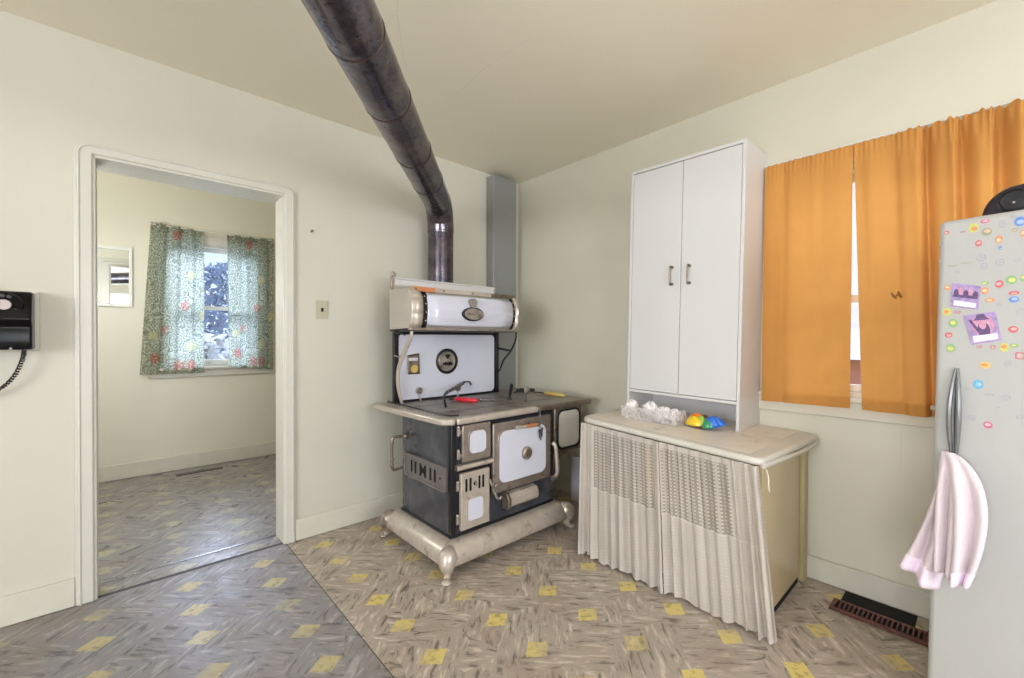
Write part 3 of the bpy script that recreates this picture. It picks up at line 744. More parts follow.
def bulge(x0, x1, name):
    def fn(u, v):
        i = v*(len(side)-3); k = min(int(i), len(side)-4); t = i-k
        y = side[k+1][0]*(1-t) + side[k+2][0]*t; z = side[k+1][1]*(1-t) + side[k+2][1]*t
        b_ = .020*sin(PI*u)*(.7 + .45*abs(sin(v*PI*3))) + .004
        return (x0 + (x1-x0)*u, y - b_, z)
    return MB().grid(fn, 10, 36).build(name, 'nickel_lt', wc, solid=.002, angle=60)
bulge(CX0, CX0 + .080, 'end_trim'); bulge(CX1 - .030, CX1, 'end_trim')
roll(CX0 + .080, CX0 + .112, .004, m='black', name='rivet_strip')
roll(CX1 - .056, CX1 - .030, .004, m='black', name='rivet_strip')
rv = MB()
for x in (CX0 + .094, CX1 - .044):
    for y, z in ((2.232, 1.465), (2.216, 1.42), (2.212, 1.37), (2.219, 1.32)): MB().ball((x, y - .004, z), .0045, 8, 6).build('rivet', 'nickel_lt', wc)
def doorfn(x0, x1, zt, zb, r, dd):
    def yat(z):
        for (y0, z0), (y1, z1) in zip(side[1:], side[2:-1]):
            if z1 <= z <= z0: return y0 + (y1-y0)*(z0-z)/(z0-z1)
        return 2.26
    def fn(u, v):
        z = zt + (zb-zt)*v; dz = min(zt - z, z - zb); inset = 0
        if dz < r: inset = r - math.sqrt(max(r*r - (r-dz)**2, 0))
        a, b_ = x0 + inset, x1 - inset
        return (a + (b_-a)*u, yat(z) - dd, z)
    return MB().grid(fn, 6, 36)
doorfn(CX0 + .108, CX1 - .052, 1.482, 1.290, .03, .0055).build('closet_door', 'white_en', wc, solid=.004, angle=60)
MB().box(CX0 + .03, 1.42, 2.245, 2.258, 1.494, 1.522).build('top_strip', 'copper', wc, bevel=.002, label='copper coloured strip end')
MB().box(1.42, 1.86, 2.245, 2.258, 1.494, 1.522).build('top_strip', 'nickel_lt', wc, bevel=.002)
MB().box(1.86, CX1, 2.245, 2.258, 1.494, 1.520).build('top_strip', 'nickel_br', wc, bevel=.002)
for x in (1.285, 1.48, 1.70, 1.95): MB().ball((x, 2.244, 1.508), .006, 8, 6).build('screw', 'nickel_br', wc)
MB().box(CX0, CX1 + .01, 2.222, 2.26, 1.262, 1.278).build('bottom_strip', 'nickel', wc, bevel=.003)
MB().box(CX0 + .01, CX1, 2.26, 2.50, 1.258, 1.270).build('closet_floor', 'black', wc)
bd = MB().prism(ellipse(1.672, 1.370, .082, .044, 32), 'xz', 2.192, 2.214); bd.build('badge', 'black', wc, bevel=.003)
bg = MB().prism(ellipse(1.672, 1.370, .074, .037, 32), 'xz', 2.187, 2.194)
bg.prism([(1.655, 1.41), (1.648, 1.435), (1.640, 1.452), (1.655, 1.465), (1.672, 1.470), (1.690, 1.465), (1.705, 1.452), (1.696, 1.435), (1.690, 1.41)], 'xz', 2.192, 2.214)
bg.build('badge_face', 'nickel', wc, bevel=.002)
rel = MB().tube(bez([(1.615, 2.187, 1.366), (1.63, 2.186, 1.378), (1.64, 2.186, 1.364), (1.655, 2.186, 1.376), (1.67, 2.186, 1.364), (1.69, 2.186, 1.377), (1.705, 2.186, 1.365), (1.728, 2.187, 1.374)], 5), .0022, 6)
rel.build('badge_relief', 'nickel_br', wc)
MB().box(1.245, 2.062, 2.452, 2.462, 1.545, 1.590).build('top_rail', 'white_lam', wc, bevel=.003, label='white strip standing on the closet')
MB().tube([(1.245, 2.450, 1.588), (2.06, 2.450, 1.588)], .007, 8).build('rail_bead', 'white_lam', wc)
for x in (1.242, 2.066):
    g = MB().box(x - .010, x + .010, 2.448, 2.466, 1.515, 1.60); g.lathe([(.017, 0), (.017, .012), (.006, .014)], (x, 2.450, 1.610), '-y', 16)
    g.build('rail_post', 'nickel', wc, bevel=.002)
ck = MB().tube(bez([(1.245, 2.44, 1.262), (1.25, 2.40, 1.245), (1.255, 2.36, 1.25), (1.258, 2.33, 1.235)], 5), .006, 8); ck.ball((1.25, 2.42, 1.256), .013, 10, 8)
ck.build('closet_hook', 'black', wc)

MB().cyl((1.685, 2.60, .95), (1.685, 2.60, 1.457), .088, n=36).build('flue_collar', 'pipe', st)
MB().box(1.55, 1.82, 2.541, 2.66, .85, 1.0).build('flue_box', 'black', st, bevel=.01)
# things lying on the range
def flatk(pts, r, n=8): return MB().tube(bez(pts, 6), r, n)
tl = empty('pliers', (1.66, 2.30, .80), 'red-gripped pliers lying on the grey cooktop in front of the round medallion', 'pliers')
MB().tube([(1.628, 2.345, .812), (1.64, 2.32, .815), (1.70, 2.215, .812), (1.71, 2.20, .811)], [.007, .014, .014, .008], 12).build('grip', 'red', tl)
MB().tube(bez([(1.60, 2.36, .812), (1.63, 2.35, .814), (1.69, 2.285, .812), (1.75, 2.25, .810)], 6), .006, 8).build('second_grip', 'black', tl)
jaw = MB().tube(bez([(1.70, 2.225, .811), (1.75, 2.215, .812), (1.79, 2.20, .811), (1.825, 2.165, .810)], 6), [.007]*6 + [.013]*7 + [.013, .012, .011, .010, .008, .006], 10)
jaw.build('jaw', 'steel', tl)
tl = empty('lid_lifter', (1.52, 2.25, .80), 'curved dark iron lid lifter with coiled handle leaning over the red-gripped pliers', 'lid lifter')
MB().tube(bez([(1.435, 2.155, .806), (1.455, 2.20, .835), (1.50, 2.27, .855), (1.56, 2.34, .862)], 8), [.007]*12 + [.009]*13, 10).build('hook', 'black', tl)
lf = [Vector((1.555, 2.335, .861)).lerp(Vector((1.80, 2.47, .902)), i/60) for i in range(61)]
MB().tube([q + Vector((0, cos(i*1.4), sin(i*1.4)))*.011 for i, q in enumerate(lf)], .0035, 6).build('coiled_handle', 'steel', tl)
MB().tube(bez([(1.56, 2.34, .862), (1.70, 2.41, .888), (1.83, 2.48, .905), (1.87, 2.49, .890), (1.875, 2.492, .875)], 8), .0055, 8).build('rod', 'steel', tl)
tl = empty('draft_stick', (1.955, 2.165, .80), 'short black stick handle standing up from the cooktop near the backsplash post', 'handle')
MB().lathe([(.020, 0), (.020, .004), (.006, .006)], (1.955, 2.165, .8015), 'z', 16).build('foot', 'black', tl)
MB().tube([(1.955, 2.165, .805), (1.972, 2.175, .84), (1.998, 2.19, .885), (2.004, 2.195, .897)], [.006, .011, .013, .010], 12).build('stick', 'black', tl)
tl = empty('can_opener', (2.06, 2.10, .80), 'small nickel crank tool with round head standing right of the black stick', 'kitchen tool')
MB().tube([(1.972, 2.02, .8015), (1.974, 2.02, .812), (1.985, 2.03, .85)], [.014, .005, .004], 10).build('stem', 'steel', tl)
MB().lathe([(.024, 0), (.026, .008), (.016, .014), (0, .014)], (1.985, 2.03, .872), '-y', 20).build('head', 'nickel', tl)
MB().tube(bez([(1.90, 2.06, .862), (1.95, 2.045, .868), (2.02, 2.03, .874), (2.05, 2.02, .870)], 5), [.005]*9+[.009]*7, 8).build('crank', 'black', tl)
tl = empty('screwdriver', (2.32, 2.08, .80), 'long screwdriver with pale yellow handle at the right end of the cooktop', 'screwdriver')
MB().cyl((2.315, 2.40, .8065), (2.322, 2.17, .8105), .0045, n=10).build('shaft', 'steel', tl)
MB().tube([(2.322, 2.18, .812), (2.322, 2.165, .813), (2.318, 2.09, .814), (2.312, 1.99, .813), (2.310, 1.975, .812)], [.007, .013, .013, .011, .005], 12).build('grip', 'yellow_h', tl)
tl = tag(MB().tube([(2.27, 2.43, .812), (2.285, 2.39, .816), (2.30, 2.33, .816), (2.305, 2.315, .814)], [.008, .015, .014, .008], 12).build('knife_handle', 'black'), 'dark wooden tool handle lying behind the yellow screwdriver', 'tool')
kr = empty('key_bunch', (1.895, FYS - .05, .77), 'keys and chain hanging from the cooktop edge over the oven door', 'keys')
for k in range(7):
    z = .782 - k*.017; c_ = (1.893, 1.818 - .004*(k == 0), z)
    MB().tube([(c_[0] + (.0055*cos(a) if k % 2 else 0), c_[1] - (0 if k % 2 else .0055*cos(a)) , z + .0095*sin(a)) for a in [2*PI*i/12 for i in range(12)]], .0018, 6, closed=True).build('chain_link', 'steel', kr)
for k, (dx_, z) in enumerate(((-.012, .655), (.004, .640), (.016, .66))):
    g = MB().prism(ellipse(1.893 + dx_, z, .010, .011, 14), 'xz', 1.806 + k*.003, 1.808 + k*.003); g.box(1.889 + dx_, 1.897 + dx_, 1.806 + k*.003, 1.808 + k*.003, z - .045, z - .009)
    g.build('key', 'steel', kr)
cal = empty('picture_magnet', (1.41, 2.50, 1.043), 'small curled brown and yellow printed card stuck on the left of the white backsplash', 'card')
MB().grid(lambda u, v: (1.365 + .085*u + .006*v, 2.497 - .006*(2*u-1)**2, 1.105 - .125*v + .012*u*(1-v)), 6, 6).build('print', 'nickel_br', cal, solid=.0015)
g = MB().prism(ellipse(1.418, 1.015, .028, .026, 14), 'xz', 2.4935, 2.4955); g.build('yellow_print', 'yellow_h', cal)
g = MB().box(1.375, 1.44, 2.4915, 2.4935, 1.068, 1.088); g.build('title_print', 'paper_w', cal)

# ------------------------------------------------------------------ sideboard with lace
TS = .020      # slope of the worktop towards the window end
def tz(y): return .752 + (y - 1.07) * TS
sb = empty('kitchen_counter', (2.26, 1.08, 0), 'low beige counter with faded enamel worktop standing under the white wall cabinet', 'counter')
MB().box(1.965, 2.50, .605, .623, .035, .705).build('side_panel', 'beige_ply', sb, bevel=.002)
MB().box(1.965, 2.50, 1.535, 1.553, .035, .712).build('side_panel', 'beige_ply', sb, bevel=.002)
MB().box(2.52, 2.585, .590, .622, .0, .705).build('back_post', 'beige_dk', sb, bevel=.003)
MB().box(2.52, 2.585, 1.535, 1.562, .0, .712).build('back_post', 'beige_dk', sb, bevel=.003)
MB().box(2.50, 2.515, .61, 1.55, .035, .705).build('back_panel', 'beige_dk', sb)
MB().box(1.97, 2.50, .624, 1.534, .06, .078).build('bottom_board', 'beige_ply', sb, bevel=.002)
MB().box(2.02, 2.50, .624, 1.534, .39, .405).build('shelf', 'beige_ply', sb, bevel=.002)
MB().box(1.985, 2.50, .61, 1.55, .0, .035).build('base_shade', 'void', sb)  # black block stands in for the shadow gap under the counter
def topfn(outline, z0, z1):
    mb = MB(); n = len(outline)
    vs = [(x, y, tz(y) + z0) for x, y in outline] + [(x, y, tz(y) + z1) for x, y in outline]
    mb.add(vs, [list(range(n))[::-1], list(range(n, 2*n))] + [(i, (i+1) % n, n + (i+1) % n, n + i) for i in range(n)]); return mb
def roundpoly(P, rs, n=6):
    out = []; m = len(P)
    for i in range(m):
        p = Vector(P[i]); a = (Vector(P[i-1]) - p).normalized(); b = (Vector(P[(i+1) % m]) - p).normalized(); r = rs[i]
        for k in range(n+1):
            t = k/n; out.append(tuple((p + a*r)*(1-t)**2 + p*2*t*(1-t) + (p + b*r)*t*t))
    return out
TO = roundpoly([(1.862, .578), (1.975, 1.575), (2.595, 1.600), (2.595, .535)], [.05, .08, .04, .09])
topfn(TO, -.030, 0).build('worktop', 'cborder', sb, bevel=.012, seg=3)
TI = roundpoly([(1.925, .645), (2.030, 1.520), (2.590, 1.545), (2.590, .625)], [.01]*4)
topfn(TI, -.001, .0008).build('worktop_inlay', 'ctop', sb, label='faded beige inset top')
# hanging end cloth
MB().tube(bez([(1.90, .584, tz(.58) - .034), (2.1, .571, tz(.56) - .038), (2.35, .556, tz(.55) - .044), (2.50, .548, tz(.55) - .035), (2.565, .552, tz(.55) - .020)], 8), .011, 10).build('rolled_edge', 'cborder', sb)
MB().tube(bez([(1.905, .575, .695), (1.915, .570, .66), (1.908, .568, .63), (1.922, .568, .605)], 6), .003, 6).build('tie_string', 'string', sb)
# stored things inside, behind the lace
tag(MB().box(2.10, 2.35, 1.16, 1.24, .4055, .62).build('storage_carton', 'box_or', bevel=.003), 'amber carton on the counter shelf, faint behind the left lace panel', 'carton')
tag(MB().box(2.08, 2.36, 1.30, 1.36, .4055, .655).build('storage_carton', 'box_br', bevel=.003), 'upright brown carton on the counter shelf behind the left lace panel', 'carton')

# lace curtains
def lace(name, ya, yb, ha, hb, ripp_l, ripp_r, label, seed):
    rnd = random.Random(seed); ph_ = [rnd.uniform(0, 6) for _ in range(6)]
    W = abs(yb - ya)
    def fn(u, v):
        # v 0 at the hem, 1 at the top
        y_top = ya + (yb - ya)*u; y_hem = ha + (hb - ha)*u
        y = y_hem + (y_top - y_hem)*v**1.0
        xt = 1.862 + (y_top - .578)*.1133 - .004
        xh = 1.912 - .018*u*0
        x = xh + (xt - xh)*v
        l = max(0, 1 - u/ripp_l) if ripp_l else 0; r = max(0, 1 - (1-u)/ripp_r) if ripp_r else 0
        g = max(l, r)
        am = (.003 + .006*(1-v)) * (1 + 2.6*g)
        x -= am*((.7*sin(u*W*2*PI/.071 + ph_[0] + 1.6*sin(u*9 + ph_[1])) + .6*sin(u*W*2*PI/.043 + ph_[5] + 1.2*sin(u*5)) * (1-.3*v)) * (1 - .8*g) + g*sin(u*W*2*PI/.028 + ph_[2]))
        y += .004*sin(u*W*2*PI/.05 + ph_[3])*(1 + g)
        z = .012 + .006*sin(u*W*90 + ph_[4])*(1) + .006*sin(u*W*25 + ph_[5])
        zt = tz(y_top) - .030
        return (x, y, z + (zt - z)*v)
    def ed(u, v):
        l = 1 if (ripp_l and u < ripp_l*.80) else 0; r = 1 if (ripp_r and u > 1 - ripp_r*.80) else 0
        return max(l, r, 1 if v > .965 else 0, 1 if v < .02 else 0)
    nu = int(W/.0032)
    o = MB().grid(fn, nu, 60, uvf=lambda u, v: (u*W*1.15, v*.72), edgef=ed).build(name, 'lace', angle=180)
    return tag(o, label, 'lace curtain', 'lace curtains on the counter')
lace('lace_curtain', 1.556, 1.050, 1.512, 1.016, .24, .05, 'ivory lace curtain covering the counter half nearest the stove', 3)
lace('lace_curtain', 1.046, .592, 1.011, .540, .05, .34, 'ivory lace curtain covering the counter half nearest the window', 5)
# white storage cabinet standing on the counter (leans a little with it)
CA = .0185
cb = empty('white_cabinet', (2.30, 1.145, tz(1.145) + .001), 'tall white two-door cabinet standing on the counter beside the orange curtains', 'cabinet', rot=(CA, 0, 0))
W2, DP, HC = .325, .297, 1.468
def L_(mb, *a, **k): return mb.build(*a, cb, local=True, **k)
b = MB(); b.box(0, DP, -W2, -W2 + .016, 0, HC); b.box(0, DP, W2 - .016, W2, 0, HC); b.box(0, DP, -W2 + .016, W2 - .016, HC - .018, HC)
b.box(0, DP, -W2 + .016, W2 - .016, .135, .150)
L_(b, 'carcass', 'white_lam', bevel=.0015)
L_(MB().box(DP - .006, DP, -W2 + .016, W2 - .016, 0, HC - .018), 'back_panel', 'white_lam2')
for s_ in (1, -1):
    y0, y1 = (.0015, W2 - .018) if s_ > 0 else (-W2 + .018, -.0015)
    dr = L_(MB().box(.002, .018, y0, y1, .153, HC - .021), 'door', 'white_lam', bevel=.002)
    hy = .050 if s_ > 0 else -.050
    hz0, hz1 = .762, .872
    hh = MB().tube(bez([(.002, hy, hz1 - .008), (-.020, hy, hz1 - .004), (-.027, hy, hz1 - .02), (-.027, hy, hz0 + .02), (-.020, hy, hz0 + .004), (.002, hy, hz0 + .008)], 6), .0050, 8)
    for z in (hz0 + .008, hz1 - .008): hh.cyl((.002, hy, z), (-.002, hy, z), .009)
    hh.build('handle', 'nickel_br', dr, local=True)

# toy and plastic tray on the counter
cz = tz(1.0) + .001
ty = empty('plastic_toy', (2.24, .975, cz), 'yellow, green and blue petal-shaped plastic toy lying before the white cabinet', 'toy')
def petal(cx, cy, cz_, L, Wd, hgt, yaw, m, tilt=0.):
    def fn(u, v):
        a = PI*u; t = v
        w_ = Wd*math.sin(PI*min(max(t, .02), .98))**.7
        p_ = Vector(((t-.5)*L, w_*cos(a), w_*sin(a)*hgt/Wd + .02*sin(PI*t)*0))
        p_.rotate(Matrix.Rotation(tilt, 3, 'Y')); p_.rotate(Matrix.Rotation(yaw, 3, 'Z'))
        return p_ + Vector((cx, cy, cz_))
    MB().grid(fn, 14, 16).build('petal', m, ty, solid=.003, angle=60)
petal(2.225, 1.015, cz + .012, .105, .026, .048, 1.35, 't_yel')
petal(2.255, 1.012, cz + .022, .115, .026, .050, 1.45, 't_org')
petal(2.235, .980, cz + .018, .060, .020, .046, 1.15, 't_lime')
petal(2.215, .938, cz + .010, .065, .020, .040, 1.75, 't_green', .1)
petal(2.235, .922, cz + .016, .085, .026, .052, 1.9, 't_blue', .25)
petal(2.250, .908, cz + .014, .090, .024, .056, 1.8, 't_blue', .35)
MB().ball((2.25, .968, cz + .062), (.012, .016, .008), 12, 8).build('knot', 't_brown', ty)
MB().ball((2.215, .962, cz + .010), (.018, .035, .009), 12, 8).build('pad', 't_brown', ty)
cz2 = tz(1.30) + .001
tr_ = empty('plastic_tray', (2.25, 1.29, cz2), 'clear plastic clamshell tray holding crumpled white tissue, at the stove end of the worktop', 'tray')
hgt = .07
t_ = MB()
for (x0, x1, y0, y1) in ((2.185, 2.190, 1.12, 1.46), (2.292, 2.296, 1.12, 1.46), (2.185, 2.296, 1.12, 1.124), (2.185, 2.296, 1.456, 1.46)): t_.box(x0, x1, y0, y1, cz2 + .001, cz2 + hgt)
for y in (1.20, 1.29, 1.375): t_.box(2.184, 2.296, y - .0015, y + .0015, cz2 + .001, cz2 + hgt*.9)
t_.box(2.185, 2.296, 1.12, 1.46, cz2, cz2 + .0015)
t_.build('tray', 'film', tr_, bevel=.003, off=Vector((2.28, 1.335, cz2)))
def crump(c, r, seed, m='tissue', nm='tissue'):
    rd = random.Random(seed); ph_ = [(rd.uniform(2, 5), rd.uniform(2, 5), rd.uniform(0, 6)) for _ in range(5)]
    def fn(u, v):
        k = 1 + sum(.12*sin(a*2*PI*u*1. // 1 + b*PI*v + c_) * cos(round(a)*2*PI*u + b*3*v) for a, b, c_ in ph_)
        v = min(max(v, .01), .99)
        return Vector(c) + Vector((r[0]*cos(2*PI*u)*sin(PI*v), r[1]*sin(2*PI*u)*sin(PI*v), -r[2]*cos(PI*v)))*k
    MB().grid(fn, 28, 16, True).build(nm, m, tr_, angle=25, off=Vector((2.28, 1.335, cz2)))
for c_, r_, sd in (((2.24, 1.42, cz2 + .062), (.036, .030, .036), 1), ((2.235, 1.30, cz2 + .065), (.040, .042, .040), 2), ((2.24, 1.22, cz2 + .048), (.036, .04, .03), 3), ((2.24, 1.155, cz2 + .045), (.034, .028, .030), 4)): crump(c_, r_, sd)
# white board between stove and counter
wbo = MB().prism([(0, 0), (.32, 0), (.32, .335), (0, .335)], 'yz', 0, .012).build('white_board', 'paper_w', bevel=.001)
wbo.location = (2.50, 1.752, .0005)
tag(wbo, 'white board edge showing between the stove and the lace-covered counter', 'board')

# ------------------------------------------------------------------ orange curtains
def ocurt(y0, y1, b0, b1, folds, label, seed, clip=None):
    """drape from y0 to y1 at the rod, b0 to b1 at the hem"""
    rnd = random.Random(seed); W = abs(y1-y0); ph_ = [rnd.uniform(0, 6.28) for _ in range(8)]
    ZT, ZB = 2.135, .892
    def fn(u, v):
        g = folds(u)
        y = (b0 + (b1-b0)*u)*(1-v) + (y0 + (y1-y0)*u)*v
        x = E - .056 - g*.038*(sin(u*W*2*PI/.105 + ph_[0] + .9*sin(u*W*7 + ph_[1]))*.75 + .25*sin(u*W*2*PI/.055 + ph_[2] + v)) - .004*sin(u*W*2*PI/.14 + ph_[3])
        x -= .006*sin(v*5 + u*W*8 + ph_[4])*(1-v)
        gath = max(0, (v-.90)/.10)
        x = x*(1 - gath*.5) + (E - .045)*gath*.5 + gath*.0045*sin(u*W*2*PI/(.019) + ph_[5])*(.5 + g)
        y += .008*g*sin(u*W*2*PI/.10 + ph_[0] + 1.2)
        z = ZB + (ZT - ZB)*v + (gath**2)*.006*sin(u*W*2*PI/.03 + ph_[6])*(.4 + g)
        z -= (1-v)*.006*sin(u*W*3 + ph_[7])
        return (x, y, z)
    o = MB().grid(fn, int(W/.004), 90).build('orange_curtain', 'orange', angle=180)
    # turned-up hem and the rod pocket: a second layer of the same cloth
    h = MB().grid(lambda u, v: Vector(fn(u, v*.045)) + Vector((.004, 0, 0)), int(W/.006), 4)
    h.build('hem', 'orange', o, angle=180)
    p = MB().grid(lambda u, v: Vector(fn(u, .962 + v*.038)) + Vector((.012, 0, 0)), int(W/.006), 4)
    p.build('rod_pocket', 'orange', o, angle=180)
    if clip: pass
    return tag(o, label, 'curtain', 'orange curtains')
ocurt(.784, .414, .796, .417, lambda u: .10 + .05*sin(u*5), 'flat orange curtain panel next to the white cabinet', 2)
c2 = ocurt(.412, -.52, .372, -.52, lambda u: .12 + .88*min(1, max(0, (u - .14)/.13)), 'gathered orange curtain panel reaching behind the fridge', 9)
rod = MB().tube([(E - .028, .86, 2.146), (E - .028, -.60, 2.146)], .0045, 10)
for y in (.86, -.60): rod.tube([(E - .028, y, 2.146), (E - .0, y, 2.146)], .0045, 8)
tag(rod.build('curtain_rod', 'frame_w'), 'thin white rod carrying the orange curtains', 'curtain rod')
cl = empty('curtain_clip', (E - .09, .252, 1.41), 'tiny brown butterfly-shaped clip on the gathered orange curtain', 'clip')
xx = E - .075
MB().tube([(xx, .270, 1.424), (xx - .002, .262, 1.408), (xx, .253, 1.398)], [.003, .005, .003], 8).build('wing', 'brown_clip', cl)
MB().tube([(xx, .248, 1.428), (xx - .002, .243, 1.412), (xx, .236, 1.400)], [.003, .005, .003], 8).build('wing', 'brown_clip', cl)
MB().tube([(xx, .257, 1.405), (xx - .003, .250, 1.415), (xx, .244, 1.412)], .003, 8).build('pin', 'brown_clip', cl)

# floral curtains in the back room
def fcurt(t0, t1, b0, b1, zt0, zt1, zb0, zb1, label, seed):
    rnd = random.Random(seed); ph_ = [rnd.uniform(0, 6.28) for _ in range(4)]; W = abs(t1-t0)
    def fn(u, v):
        x = (b0 + (b1-b0)*u)*(1-v) + (t0 + (t1-t0)*u)*v
        zt = zt0 + (zt1-zt0)*u; zb = zb0 + (zb1-zb0)*u
        y = FY - .055 + .014*sin(u*W*2*PI/.11 + ph_[0]) * (.7 + .3*v) + .005*sin(u*W*2*PI/.05 + ph_[1])
        return (x, y, zb + (zt-zb)*v + (.006*sin(u*W*200) if v > .97 else 0))
    o = MB().grid(fn, 70, 50, uvf=lambda u, v: (u*W*1.5, v*1.33)).build('floral_curtain', 'floral', angle=180)
    MB().grid(lambda u, v: Vector(fn(u, .955 + .045*v)) + Vector((0, .010, 0)), 70, 3, uvf=lambda u, v: (u*W*1.5 + .3, v*.06)).build('rod_pocket', 'floral', o, angle=180)
    return tag(o, label, 'curtain', 'floral curtains')
fcurt(.200, .580, .122, .578, 2.225, 2.205, .885, .885, 'green floral sheer curtain on the mirror side of the back room window', 1)
fcurt(.762, 1.165, .772, 1.155, 2.205, 2.222, .930, .885, 'green floral sheer curtain on the doorpost side of the back room window', 2)
tag(MB().tube([(.18, FY - .050, 2.208), (1.19, FY - .050, 2.208)], .005, 8).build('curtain_rod', 'frame_w'), 'thin white rod carrying the green floral curtains', 'curtain rod')
# mirror
mr = empty('wall_mirror', (-.03, FY, 1.73), 'small white framed mirror on the back room wall, partly behind the doorpost', 'mirror')
MB().ring(rrect(-.20, .077, 1.475, 1.980, .004, 2), rrect(-.182, .056, 1.500, 1.955, .002, 2), 'xz', FY - .032, FY).build('frame', 'frame_w', mr, bevel=.004)
MB().box(-.182, .056, FY - .018, FY - .012, 1.500, 1.955).build('glass', 'mirror', mr)
# floor registers
rg = empty('floor_register', (.53, 4.77, 0), 'dark floor register below the floral-curtained window', 'register')
MB().box(.355, .700, 4.735, 4.80, .0005, .004).build('frame', 'black', rg, bevel=.001)
g = MB()
for k in range(16): g.box(.365 + k*.0205, .372 + k*.0205, 4.742, 4.793, .004, .006)
g.build('grille', 'steel', rg)
tag(MB().box(2.455, 2.583, .178, .432, .0004, .0016).build('duct_hole', 'void'), 'black open heating duct in the floor beneath the right wall baseboard', 'duct opening')
rg = empty('floor_register', (2.41, .29, 0), 'loose brown slotted register lying beside the open floor duct', 'register', rot=(0, 0, -.01))
def rgb(mb, *a, **k): return mb.build(*a, rg, local=True, **k)
rgb(MB().ring(rrect(-.058, .050, -.165, .165, .003, 2), rrect(-.030, .040, -.150, .150, .002, 2), 'xy', .003, .010), 'frame', 'rust', bevel=.002)
g = MB()
for k in range(19): g.box(-.030, .040, -.147 + k*.0163, -.141 + k*.0163, .003, .0125)
g.box(-.030, .040, -.002, .002, .003, .010)
rgb(g, 'grille', 'rust')
rgb(MB().box(-.034, .044, -.155, .155, .0005, .003), 'damper', 'void')
g = MB().tube(bez([(.030, -.150, .012), (.036, -.158, .030), (.030, -.165, .038)], 4), .003, 6); rgb(g, 'lever', 'rust')

# ------------------------------------------------------------------ fridge
th = .013; rz = math.atan2(-.978, -.207)
fr = empty('refrigerator', (1.95, .115, 0), 'tall white fridge covered in little stickers beside the orange curtains', 'fridge', rot=(0, th, rz))
def FB(mb, *a, **k): return mb.build(*a, fr, local=True, **k)
FW, FH = .74, 1.597
FB(MB().box(.004, FW - .004, .058, .545, .045, FH - .006), 'cabinet', 'fridge', bevel=.015, seg=3)
FB(MB().box(.012, FW - .012, .048, .060, .07, FH - .02), 'gasket', 'gasket')
fd = FB(MB().box(0, FW, 0, .050, .062, FH), 'door', 'fridge', bevel=.016, seg=4)
FB(MB().box(.02, FW - .02, .03, .53, .0, .047), 'kick_base', 'gasket')
